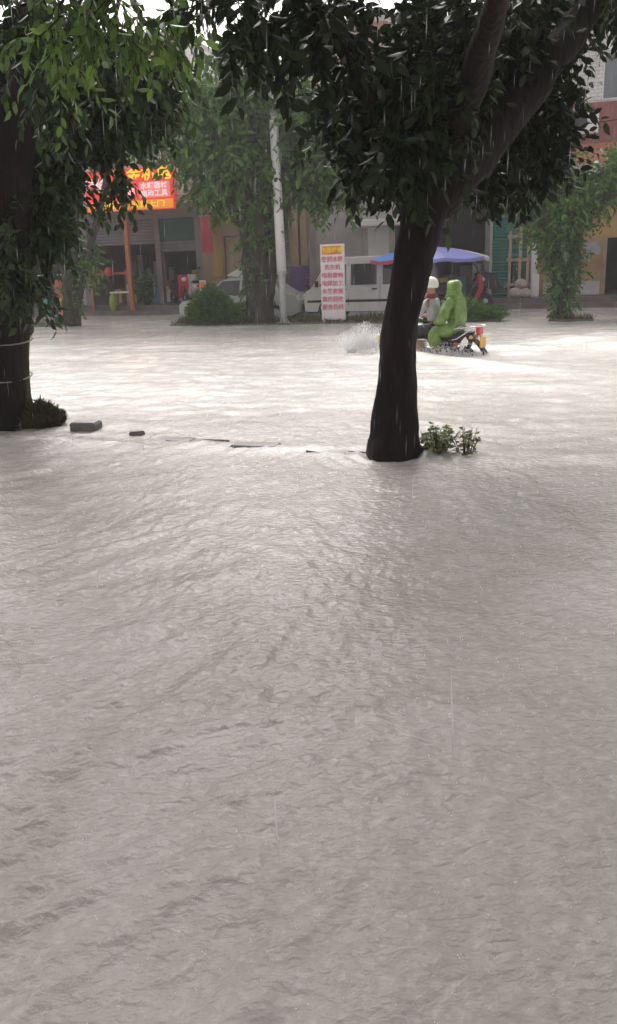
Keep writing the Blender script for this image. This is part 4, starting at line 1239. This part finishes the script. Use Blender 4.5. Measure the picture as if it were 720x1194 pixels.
# wooden ladder-like pallets by the teal shutter
def pallet(u, v, z, w, h, lean, label):
    root = empty('wooden_frame', S(u, v, z), -A, label, 'wooden frame')
    root.rotation_euler = (-lean, 0, -A)
    for x in (0, w*.5, w-.07):
        b = MB(); b.box(x, x+.085, -.03, .03, 0, h*(1 if x else .95)); b.build('upright', M['wood'], root)
    for zz in (.35, h*.52, h*.85):
        b = MB(); b.box(-.05, w+.05, -.055, -.031, zz, zz+.09); b.build('crossbar', M['wood'], root)
    return root
pu0 = U(593, -.9); pu1 = U(617, -.9)
pallet(pu0, -.95, .32, pu1-pu0, 2.15, .12, 'tall wooden slatted frame leaning against the teal shutter')
for k, (cc, zb, r) in enumerate(((603, .32, .2), (613, .32, .18), (608, .62, .17))):
    b = MB(); b.ellipsoid((0, 0, r*.8), (r*1.15, r*.9, r*.85), noise=.05); o = b.build('sack', M['sack'], loc=S(U(cc, -1.25), -1.08, zb), smooth=True)
    tag(o, ['pale bulging sack left at the foot of the wooden frame', 'pale sack right of its neighbour at the foot of the wooden frame', 'pale sack resting on top of two others by the wooden frame'][k], 'sack', 'sacks by the wooden frame')
b = MB(); b.box(0, .26, -.05, .05, 0, .7, bev=.02); o = b.build('notice_board', M['board_white'], loc=S(U(620, -.6), -.6, .32)); o.rotation_euler = (0, 0, -A)
tag(o, 'small white panel standing beside the wooden frame', 'panel')
b = MB(); b.box(0, .5, -.03, .03, 0, .35); o = b.build('notice', M['sign_pink'], loc=S(U(619, -.5), -.5, 2.15)); o.rotation_euler = (0, .08, -A)
tag(o, 'small pink notice hung above the white panel', 'notice')
b = MB(); b.box(0, .55, -.25, .25, 0, 1.2, bev=.03); o = b.build('purple_crate', M['purple'], loc=S(U(340, -1.0), -1.0, .32)); o.rotation_euler = (0, 0, -A)
tag(o, 'purple covered cabinet behind the white pole', 'cabinet')
# white tarp corner by the brown shop
b = MB(); b.add([(-.25, 0, 0), (.30, .05, .28), (.34, .3, .05), (-.05, .3, -.02), (.3, .1, -.1)], [(0, 1, 2, 3), (0, 4, 1), (0, 3, 2, 4), (4, 2, 1)])
o = b.build('folded_tarp', M['white_paint'], loc=S(U(272, -3.0), -3.0, 1.30)); tag(o, 'white tarpaulin corner sticking out left of the thick median tree', 'tarpaulin')

# ------------------------------------------------------------------ motorcycle
def motorcycle():
    root = empty('motorcycle', Vector((BIKE.x, BIKE.y, 0)), BIKE_RZ, 'black motorcycle with chrome rack riding through the flood', 'motorcycle')
    for wx in (-.58, .76):
        b = MB(); b.lathe([(.22, -.04), (.27, -.055), (.30, -.03), (.305, 0), (.30, .03), (.27, .055), (.22, .04)], c=(wx, 0, -.14), n=28, axis='y'); w = b.build('wheel', M['rubber'], root)
        b = MB(); b.lathe([(.03, -.06), (.05, -.02), (.215, -.03), (.215, .03), (.05, .02), (.03, .06)], c=(wx, 0, -.14), n=20, axis='y'); b.build('rim', M['chrome'], w)
    # frame and engine
    b = MB(); b.tube([(.62, 0, .52), (.35, 0, .30), (.05, 0, .28), (-.75, 0, .34)], [.03, .03, .025, .02], 8)
    b.tube([(.58, 0, .40), (.42, 0, -.05), (.1, 0, -.18), (-.2, 0, -.1)], .022, 8)
    b.tube([(-.1, .12, .28), (-.58, .12, -.14)], .02, 6); b.tube([(-.1, -.12, .28), (-.58, -.12, -.14)], .02, 6); b.build('frame', M['black_plastic'], root)
    b = MB(); b.box(.05, .38, -.13, .13, -.18, .10, bev=.04)
    for k in range(5): b.box(.18, .42, -.10, .10, .105+k*.03, .12+k*.03)
    b.build('engine', M['steel'], root)
    b = MB(); b.ellipsoid((.30, 0, .40), (.27, .15, .14)); b.build('fuel_tank', M['black_plastic'], root, smooth=True)
    b = MB(); b.prism([(-.72, .345), (-.74, .40), (-.45, .42), (-.05, .40), (.12, .42), (.14, .33)], -.14, .14); b.build('seat', M['rubber'], root)
    b = MB(); b.prism([(-.80, .30), (-.82, .36), (-.30, .34), (.0, .27), (-.05, .10), (-.35, .12), (-.60, .24)], -.12, .12); b.build('side_cover', M['black_plastic'], root)
    b = MB(); b.prism([(-.62, .26), (-.70, .34), (-.74, .28), (-.66, .12), (-.60, .05), (-.58, .10)], -.15, -.125); b.prism([(-.62, .26), (-.70, .34), (-.74, .28), (-.66, .12), (-.60, .05), (-.58, .10)], .125, .15); b.build('tail_panel', M['chrome'], root)
    # rear mudguard trailing to the water
    b = MB(); vs = []
    for i, (x, z) in enumerate([(-.60, .27), (-.80, .26), (-.92, .14), (-1.02, .0), (-1.10, -.08)]):
        vs += [(x, -.07, z), (x, .07, z), (x-.02, .07, z+.03), (x-.02, -.07, z+.03)]
    fs = []
    for i in range(4):
        for k in range(4): fs.append((i*4+k, i*4+(k+1) % 4, i*4+4+(k+1) % 4, i*4+4+k))
    fs += [(0, 1, 2, 3), (16, 17, 18, 19)]
    b.add(vs, fs); b.build('mudguard', M['black_plastic'], root)
    b = MB(); b.box(-.93, -.85, -.075, .075, .36, .50, bev=.02); b.build('tail_light', M['lamp_red'], root)
    b = MB(); b.box(-.965, -.945, -.11, .11, .15, .33, bev=.006); p = b.build('number_plate', M['plate'], root)
    for s in (-1, 1):
        b = MB(); b.tube([(-.80, s*.06, .34), (-.82, s*.16, .33)], .008, 5); b.ellipsoid((-.82, s*.19, .33), (.03, .04, .03)); b.build('indicator', M['plate'], root, smooth=True)
    b = MB(); b.ellipsoid((-.52, .165, .20), (.05, .015, .045)); b.build('reflector', M['lamp_red'], root, smooth=True)
    # chrome rack
    b = MB()
    for s in (-1, 1):
        b.tube([(-.30, s*.15, .36), (-.45, s*.17, .46), (-.85, s*.17, .51), (-.98, s*.10, .52)], .013, 6)
        b.tube([(-.28, s*.17, .24), (-.55, s*.18, .30), (-.86, s*.17, .50)], .012, 6)
    for x in (-.55, -.70, -.85): b.tube([(x, -.17, .49), (x, .17, .49)], .010, 6)
    b.tube([(-.98, -.10, .52), (-.98, .10, .52)], .013, 6); b.build('rack', M['chrome'], root, smooth=True)
    b = MB(); b.tube([(-.20, .18, .30), (-.28, .20, .10), (-.38, .22, -.10)], .014, 6); b.tube([(-.12, .15, .28), (-.38, .22, -.10)], .012, 6); b.build('footrest_bracket', M['chrome'], root, smooth=True)
    b = MB(); b.tube([(.3, -.14, -.1), (0, -.18, -.17), (-.6, -.2, -.02)], [.02, .035, .045], 10); b.build('exhaust', M['chrome'], root, smooth=True)
    # front
    b = MB()
    for s in (-1, 1): b.tube([(.58, s*.09, .58), (.78, s*.09, -.14)], .022, 8)
    b.build('fork', M['chrome'], root, smooth=True)
    b = MB(); b.tube([(.42, -.34, .60), (.50, -.22, .64), (.55, 0, .60), (.50, .22, .64), (.42, .34, .60)], .014, 8); b.build('handlebar', M['chrome'], root, smooth=True)
    b = MB(); b.ellipsoid((.68, 0, .52), (.08, .10, .10)); b.build('headlight', M['chrome'], root, smooth=True)
    b = MB(); vs = []
    for i in range(9):
        g = math.radians(20+i*16); x = .76+.335*math.cos(g); z = -.14+.335*math.sin(g)
        vs += [(x, -.065, z), (x, .065, z)]
    b.add(vs, [(2*i, 2*i+1, 2*i+3, 2*i+2) for i in range(8)]); b.build('front_mudguard', M['white_paint'], root, smooth=True)
    b = MB(); b.prism([(.94, .17), (.94, .33), (1.10, .33), (1.10, .17)], .05, .14); q = b.build('leg_shield', M['white_paint'], root)
    b = MB(); b.box(.955, 1.085, .141, .148, .21, .31); b.build('sticker', M['sign_yellow'], q)
    b = MB(); b.box(.955, 1.085, .141, .148, .176, .195); b.build('sticker', M['blue'], q)
    for s in (-1, 1):
        b = MB(); b.tube([(.46, s*.26, .62), (.42, s*.32, .78)], .006, 4); b.ellipsoid((.42, s*.34, .81), (.012, .06, .04)); b.build('mirror', M['black_plastic'], root)
motorcycle()

# ------------------------------------------------------------------ people
def skin(name, V, E, R, m, parent=None, lv=2, sub=None, scale=1.0):
    me = bpy.data.meshes.new(name+'_base'); me.from_pydata([tuple(v) for v in V], E, []); me.update()
    ob = bpy.data.objects.new(name+'_base', me); C.objects.link(ob)
    sm = ob.modifiers.new('s', 'SKIN'); sm.use_smooth_shade = True; sm.branch_smoothing = .6
    lay = me.skin_vertices[0] if me.skin_vertices else None
    for i, r in enumerate(R):
        rr = r if hasattr(r, '__len__') else (r, r)
        me.skin_vertices[0].data[i].radius = rr
        me.skin_vertices[0].data[i].use_root = (i == 0)
    ob.modifiers.new('u', 'SUBSURF').levels = lv
    bpy.context.view_layer.update()
    dg = bpy.context.evaluated_depsgraph_get()
    m2 = bpy.data.meshes.new_from_object(ob.evaluated_get(dg)); m2.name = name
    bpy.data.objects.remove(ob); bpy.data.meshes.remove(me)
    m2.materials.clear(); m2.materials.append(m)
    m2.polygons.foreach_set('use_smooth', [True]*len(m2.polygons))
    o = bpy.data.objects.new(name, m2); C.objects.link(o)
    if parent: o.parent = parent
    return o

def body_chain(x0, lean, reach, knee, foot, elbow, wide=1.0):
    V = []; E = []; R = []
    def a(p, r, par=None):
        V.append(Vector(p)); R.append(r)
        if par is not None: E.append((par, len(V)-1))
        return len(V)-1
    z0 = .47
    pel = a((x0, 0, z0), .125)
    sp = a((x0-.01+lean*.3, 0, z0+.2), .115, pel)
    ch = a((x0+lean*.7, 0, z0+.40), .135, sp)
    nk = a((x0+lean, 0, z0+.53), .06, ch)
    n2 = a((x0+lean+.02, 0, z0+.60), .055, nk)
    hd = a((x0+lean+.035, 0, z0+.70), .088, n2)
    ht = a((x0+lean+.03, 0, z0+.79), .075, hd)
    for s in (-1, 1):
        sh = a((x0+lean*.8, s*.17*wide, z0+.47), .058, ch)
        el = a((elbow[0], s*elbow[1], elbow[2]), .042, sh)
        wr = a((reach[0], s*reach[1], reach[2]), .027, el)
        pm = a((reach[0]+.06, s*reach[1], reach[2]), (.036, .018), wr)
        for k, (dy, L) in enumerate(((-.03, .062), (-.01, .074), (.012, .070), (.032, .056))):
            f1 = a((reach[0]+.10, s*(reach[1]+dy), reach[2]+.005), .009, pm)
            f2 = a((reach[0]+.10+L*.5, s*(reach[1]+dy), reach[2]-.012), .0085, f1)
            f3 = a((reach[0]+.10+L*.45, s*(reach[1]+dy), reach[2]-.045), .0075, f2)
        t1 = a((reach[0]+.045, s*(reach[1]-.045), reach[2]-.01), .011, pm)
        t2 = a((reach[0]+.085, s*(reach[1]-.06), reach[2]-.03), .009, t1)
        hp = a((x0+.03, s*.10, z0-.01), .092, pel)
        mt = a(((x0+knee[0])/2+.02, s*(.10+knee[1])/2, (z0+knee[2])/2), .078, hp)
        kn = a((knee[0], s*knee[1], knee[2]), .060, mt)
        cf = a((knee[0]*.6+foot[0]*.4, s*(knee[1]*.5+foot[1]*.5), knee[2]*.6+foot[2]*.4), .055, kn)
        an = a((foot[0], s*foot[1], foot[2]), .034, cf)
        ft = a((foot[0]+.09, s*foot[1], foot[2]-.05), .036, an)
        a((foot[0]+.18, s*foot[1], foot[2]-.06), .028, ft)
    return V, E, R, V[hd]

def face(par, h, tilt=0):
    b = MB()
    b.ellipsoid((h.x+.088, 0, h.z), (.022, .014, .026)); b.build('nose', M['skin'], par, smooth=True)
    for s in (-1, 1):
        b = MB(); b.ellipsoid((h.x+.078, s*.033, h.z+.025), (.010, .014, .008)); b.build('eye', M['eye'], par, smooth=True)
        b = MB(); b.ellipsoid((h.x-.005, s*.087, h.z+.005), (.022, .010, .032)); b.build('ear', M['skin'], par, smooth=True)
    b = MB(); b.ellipsoid((h.x+.079, 0, h.z-.045), (.008, .026, .007)); b.build('mouth', M['collar'], par, smooth=True)

LOC = Vector((BIKE.x, BIKE.y, 0))
def place(o): o.location = LOC; o.rotation_euler = (0, 0, BIKE_RZ)

def driver():
    V, E, R, h = body_chain(-.02, .06, (.40, .27, .66), (.34, .23, .40), (.10, .25, .04), (.20, .26, .66))
    p = skin('person', V, E, R, M['skin']); place(p)
    tag(p, 'motorcycle driver in white helmet, grey shirt and dark shorts with bare legs', 'person')
    face(p, h)
    # shirt over trunk and upper arms
    sv_ = [V[0]+Vector((0, 0, -.02)), V[1], V[2], V[3]+Vector((0, 0, -.03))]; se = [(0, 1), (1, 2), (2, 3)]; sr = [(.155, .165), .142, (.158, .165), .085]
    for s in (-1, 1):
        i = len(sv_); sv_ += [Vector((.03, s*.18, .94)), Vector((.11, s*.225, .80)), Vector((.19, s*.258, .67))]; se += [(2, i), (i, i+1), (i+1, i+2)]; sr += [.078, .066, .062]
    skin('shirt', sv_, se, sr, M['shirt'], p)
    b = MB(); b.lathe([(.085, .0), (.10, .02), (.095, .055), (.075, .075)], c=(h.x-.02, 0, .975), n=18); b.build('collar', M['collar'], p, smooth=True)
    sv_ = [Vector((-.02, 0, .46))]; se = []; sr = [(.15, .14)]
    for s in (-1, 1):
        i = len(sv_); sv_ += [Vector((.03, s*.10, .45)), Vector((.17, s*.165, .44)), Vector((.27, s*.20, .425))]; se += [(0, i), (i, i+1), (i+1, i+2)]; sr += [.112, .10, .088]
    skin('shorts', sv_, se, sr, M['shorts'], p)
    for s in (-1, 1):
        b = MB(); b.prism([(.06, -.07), (.30, -.07), (.31, -.045), (.18, -.01), (.07, -.01)], s*.25-.05, s*.25+.05); b.build('sandal', M['black_plastic'], p)
    b = MB(); c = (h.x-.005, 0, h.z+.045); prof = [(.118, -.06), (.128, -.03), (.130, .01), (.118, .06), (.09, .10), (.05, .122), (.004, .130)]
    b.lathe(prof, c=c, n=24); b.v = [(c[0]+(x-c[0])*1.12, y, z) for x, y, z in b.v]; hm = b.build('helmet', M['helmet'], p, smooth=True)
    b = MB(); b.prism([(h.x+.10, h.z+.035), (h.x+.19, h.z+.02), (h.x+.19, h.z+.03), (h.x+.10, h.z+.055)], -.09, .09); b.build('peak', M['helmet'], hm)
    b = MB(); b.tube([(h.x, .115, h.z+.02), (h.x+.03, .08, h.z-.09), (h.x+.03, 0, h.z-.11), (h.x+.03, -.08, h.z-.09), (h.x, -.115, h.z+.02)], .008, 5); b.build('strap', M['rubber'], hm)
driver()

def passenger():
    V, E, R, h = body_chain(-.44, .04, (-.14, .17, .56), (-.12, .25, .36), (-.26, .26, .04), (-.36, .27, .64))
    p = skin('person', V, E, R, M['skin']); place(p)
    tag(p, 'passenger in a hooded green raincoat sitting behind the motorcycle driver', 'person')
    face(p, h)
    sv_ = [Vector((-.46, 0, .44)), Vector((-.47, 0, .66)), Vector((-.42, 0, .88)), Vector((-.40, 0, 1.02)), Vector((-.39, 0, 1.10))]
    se = [(i, i+1) for i in range(4)]; sr = [(.21, .22), (.185, .19), (.175, .21), (.13, .15), .09]
    for s in (-1, 1):
        i = len(sv_); sv_ += [Vector((-.41, s*.19, .95)), Vector((-.37, s*.275, .80)), Vector((-.34, s*.28, .64)), Vector((-.22, s*.22, .58)), Vector((-.14, s*.18, .56))]
        se += [(2, i), (i, i+1), (i+1, i+2), (i+2, i+3), (i+3, i+4)]; sr += [.095, .092, .09, .075, .065]
        j = len(sv_); sv_ += [Vector((-.40, s*.11, .45)), Vector((-.22, s*.19, .43)), Vector((-.13, s*.25, .38)), Vector((-.20, s*.27, .14))]
        se += [(0, j), (j, j+1), (j+1, j+2), (j+2, j+3)]; sr += [.16, .14, .125, .11]
    rc = skin('raincoat', sv_, se, sr, M['raincoat'], p, lv=3)
    b = MB(); hx, hz = h.x, h.z
    b.lathe([(.165, -.20), (.13, -.13), (.117, -.05), (.116, .03), (.105, .07), (.07, .10), (.006, .112)], c=(hx-.03, 0, hz), n=24)
    b.v = [(x+(.02 if x > hx else -.02*(z > hz)), y*.92+random.uniform(-.004, .004), z+random.uniform(-.004, .004)) for x, y, z in b.v]
    hood = b.build('hood', M['raincoat'], p, smooth=True)
    b = MB(); b.ellipsoid((-.32, 0, .45), (.26, .26, .13), n=40, m=24); skirt = b.build('coat_skirt', M['raincoat'], p, smooth=True)
    # gathered folds
    for me in (rc.data, hood.data, skirt.data):
        n = len(me.vertices); co = np.zeros(n*3, np.float32); me.vertices.foreach_get('co', co); co = co.reshape(-1, 3)
        no = np.zeros(n*3, np.float32); me.vertices.foreach_get('normal', no); no = no.reshape(-1, 3)
        th = np.arctan2(co[:, 1], co[:, 0]+.42)
        f = (1-np.abs(2*fbm(th*3.2+co[:, 2]*2, co[:, 2]*2.2, 5, 3)-1))**2
        co += no*((f-.6)*.034)[:, None]; me.vertices.foreach_set('co', co.ravel()); me.update()
    for s in (-1, 1):
        b = MB(); b.prism([(-.27, -.08), (-.02, -.08), (-.01, -.055), (-.16, -.01), (-.19, .10), (-.27, .10)], s*.26-.05, s*.26+.05); b.build('boot', M['rubber'], p)
passenger()

# ------------------------------------------------------------------ splashes and rain
def droplets(name, pts, sizes, m, stretch=None):
    """little four sided beads"""
    n = len(pts); pts = np.array(pts); s = np.array(sizes)[:, None]
    up = np.array([[0, 0, 1.0]]) if stretch is None else np.array(stretch)
    a = np.array([[1, 0, 0.]]); b_ = np.array([[0, 1, 0.]])
    co = np.stack([pts+s*a, pts+s*b_, pts-s*a, pts-s*b_, pts+s*up, pts-s*up], 1).reshape(-1, 3).astype(np.float32)
    k = (np.arange(n)*6)[:, None]
    T = [(0,1,4),(1,2,4),(2,3,4),(3,0,4),(1,0,5),(2,1,5),(3,2,5),(0,3,5)]
    tr = np.concatenate([k+np.array([t]) for t in T], 1).reshape(-1, 3)
    me = bpy.data.meshes.new(name)
    me.vertices.add(len(co)); me.vertices.foreach_set('co', co.ravel())
    me.loops.add(tr.size); me.loops.foreach_set('vertex_index', tr.ravel().astype(np.int32))
    me.polygons.add(len(tr)); me.polygons.foreach_set('loop_start', np.arange(0, tr.size, 3, dtype=np.int32))
    me.update(calc_edges=True); me.materials.append(m)
    o = bpy.data.objects.new(name, me); C.objects.link(o)
    return tag(o, kind='stuff')

def bike_splash():
    P = []; Z = []; ST = []
    hd = Vector((math.cos(BIKE_RZ), math.sin(BIKE_RZ), 0)); sd = Vector((-hd.y, hd.x, 0))
    def burst(c, n, r, h, s0):
        for k in range(n):
            g = RNG.uniform(0, 6.28); q = RNG.random()**.7; e = RNG.random()**1.8
            P.append([c.x+r*q*math.cos(g)*(1+e), c.y+r*q*math.sin(g)*(1+e)*.7, h*e*(1-.5*q)]); z = s0*RNG.uniform(.4, 1.3)*(1.1-e*.7)
            Z.append(z); ST.append([math.cos(g)*e*.5, 0, 1.4+1.5*e])
    base = Vector((BIKE.x, BIKE.y, 0))
    burst(base+hd*1.35+sd*.2, 11000, .30, .60, .0085)
    burst(base+hd*1.0+sd*.25, 900, .30, .20, .012)
    burst(base+hd*.3+sd*.30, 700, .35, .14, .010)
    burst(base-hd*.35+sd*.25, 1100, .25, .28, .010)
    burst(base-hd*.75+sd*.1, 800, .30, .15, .010)
    droplets('splash', P, Z, M['foam'], ST)
    b = MB()
    def jets(c, n, r, h):
        for k in range(n):
            g = RNG.uniform(0, 6.28); q = RNG.random()
            a = c+Vector((r*q*math.cos(g), r*q*math.sin(g)*.8, -.03)); hh = h*RNG.uniform(.35, 1)*(1-.6*q)
            o = Vector((math.cos(g), math.sin(g), 0))*q*.45*hh
            b.tube([a, a+o*.5+Vector((0, 0, hh*.5)), a+o+Vector((0, 0, hh))], [.035*RNG.uniform(.6, 1.3), .018, .003], 6, wob=.4, seed=k)
    jets(base+hd*1.35+sd*.2, 200, .22, .46)
    jets(base+hd*1.0+sd*.3, 40, .25, .20)
    jets(base-hd*.35+sd*.28, 26, .22, .16)
    tag(b.build('spray', M['foam'], smooth=True), kind='stuff')
bike_splash()

def rain_splash():
    P = []; Z = []; ST = []
    for k in range(2600):
        Y = RNG.uniform(1.0, 14)**1.0; X = RNG.uniform(-.42, .42)*Y*1.05
        n = int(RNG.integers(1, 4)); s = RNG.uniform(.0012, .0028)
        for j in range(n):
            P.append([X+RNG.uniform(-.008, .008), Y+RNG.uniform(-.008, .008), RNG.uniform(.004, .02)]); Z.append(s*RNG.uniform(.6, 1.1)); ST.append([0, 0, RNG.uniform(.8, 2.0)])
    droplets('rain_splash', P, Z, M['foam'], ST)
rain_splash()

def rain():
    rainm = bpy.data.materials.new('rain_water'); rainm.use_nodes = True
    nt = rainm.node_tree; b = nt.nodes['Principled BSDF']; b.inputs['Base Color'].default_value = (.9, .9, .92, 1); b.inputs['Roughness'].default_value = .2
    tr = nd(nt, 'ShaderNodeBsdfTransparent'); ms = nd(nt, 'ShaderNodeMixShader'); ms.inputs[0].default_value = .45
    tl = nd(nt, 'ShaderNodeBsdfTranslucent'); m3 = nd(nt, 'ShaderNodeMixShader'); m3.inputs[0].default_value = .6; nt.links.new(b.outputs[0], m3.inputs[1]); nt.links.new(tl.outputs[0], m3.inputs[2])
    nt.links.new(tr.outputs[0], ms.inputs[1]); nt.links.new(m3.outputs[0], ms.inputs[2]); nt.links.new(ms.outputs[0], nt.nodes['Material Output'].inputs['Surface'])
    P = []; Z = []; ST = []
    for k in range(1300):
        Y = RNG.uniform(3.5, 12); X = RNG.uniform(-.5, .5)*Y; z = RNG.uniform(.1, 4.5)
        s = RNG.uniform(.0007, .0012); L = RNG.uniform(.03, .08)
        P.append([X, Y, z]); Z.append(s); ST.append([.03*L/s, 0, L/s])
    for (c0, r0, c1, r1, Y) in ((526, 765, 529, 898, 2.45), (318, 905, 326, 1012, 2.05)):
        a_ = at(c0, r0, Y); b__ = at(c1, r1, Y); m_ = (a_+b__)/2; s = .0027
        d = (a_-b__)/2/s; P.append(list(m_)); Z.append(s); ST.append(list(d))
    droplets('rain', P, Z, rainm, ST)
rain()

# ------------------------------------------------------------------ haze
def haze():
    b = MB(); b.box(-120, 120, -70, 150, -1.7, 15.5)
    m = bpy.data.materials.new('haze'); m.use_nodes = True
    nt = m.node_tree; nt.nodes.remove(nt.nodes['Principled BSDF'])
    pv_ = nd(nt, 'ShaderNodeVolumePrincipled'); pv_.inputs['Color'].default_value = (.93, .92, .93, 1); pv_.inputs['Density'].default_value = .0016
    pv_.inputs['Anisotropy'].default_value = .2
    nt.links.new(pv_.outputs[0], nt.nodes['Material Output'].inputs['Volume'])
    o = b.build('haze', m); tag(o, kind='stuff')
haze()

# ------------------------------------------------------------------ light
sc = bpy.context.scene
w = bpy.data.worlds.new('World'); sc.world = w; w.use_nodes = True
nt = w.node_tree; bg = nt.nodes['Background']
SUN_EL = math.radians(50); SUN_AZ = math.radians(-8)     # azimuth from +Y towards +X
sky = nd(nt, 'ShaderNodeTexSky', sky_type='NISHITA'); sky.sun_disc = False
sky.sun_elevation = SUN_EL; sky.sun_rotation = SUN_AZ; sky.dust_density = 6.0; sky.air_density = 1.0; sky.ozone_density = 1.0
hs = nd(nt, 'ShaderNodeHueSaturation'); hs.inputs['Saturation'].default_value = .10
nt.links.new(sky.outputs[0], hs.inputs['Color'])
tn = nd(nt, 'ShaderNodeMix', data_type='RGBA', blend_type='MULTIPLY'); tn.inputs['Factor'].default_value = 1; tn.inputs['B'].default_value = (1.0, .955, .935, 1)
nt.links.new(hs.outputs[0], tn.inputs['A']); nt.links.new(tn.outputs['Result'], bg.inputs['Color'])
bg.inputs['Strength'].default_value = .14
sl = bpy.data.lights.new('sun', 'SUN'); sl.energy = .7; sl.angle = math.radians(50); sl.color = (1, .965, .94)
so = bpy.data.objects.new('sun', sl); C.objects.link(so)
so.rotation_euler = (PI/2-SUN_EL, 0, PI-SUN_AZ) 
dvec = Vector((math.sin(SUN_AZ)*math.cos(SUN_EL), math.cos(SUN_AZ)*math.cos(SUN_EL), math.sin(SUN_EL)))
so.rotation_euler = dvec.to_track_quat('Z', 'Y').to_euler()

# ------------------------------------------------------------------ camera object
cd = bpy.data.cameras.new('camera'); co_ = bpy.data.objects.new('camera', cd); C.objects.link(co_)
mw = Matrix((RT, UP, -FW)).transposed().to_4x4(); mw.translation = Vector((0, 0, H)); co_.matrix_world = mw
cd.sensor_fit = 'VERTICAL'; cd.sensor_height = 36; cd.lens = 36*F/1194; cd.clip_end = 600; cd.clip_start = .05
sc.camera = co_
sc.view_settings.view_transform = 'Standard'; sc.view_settings.look = 'None'; sc.view_settings.gamma = 1
sc.view_settings.use_curve_mapping = False
sc.view_settings.exposure = 0.93
sc.cycles.max_bounces = 6; sc.cycles.transparent_max_bounces = 12; sc.cycles.volume_bounces = 1
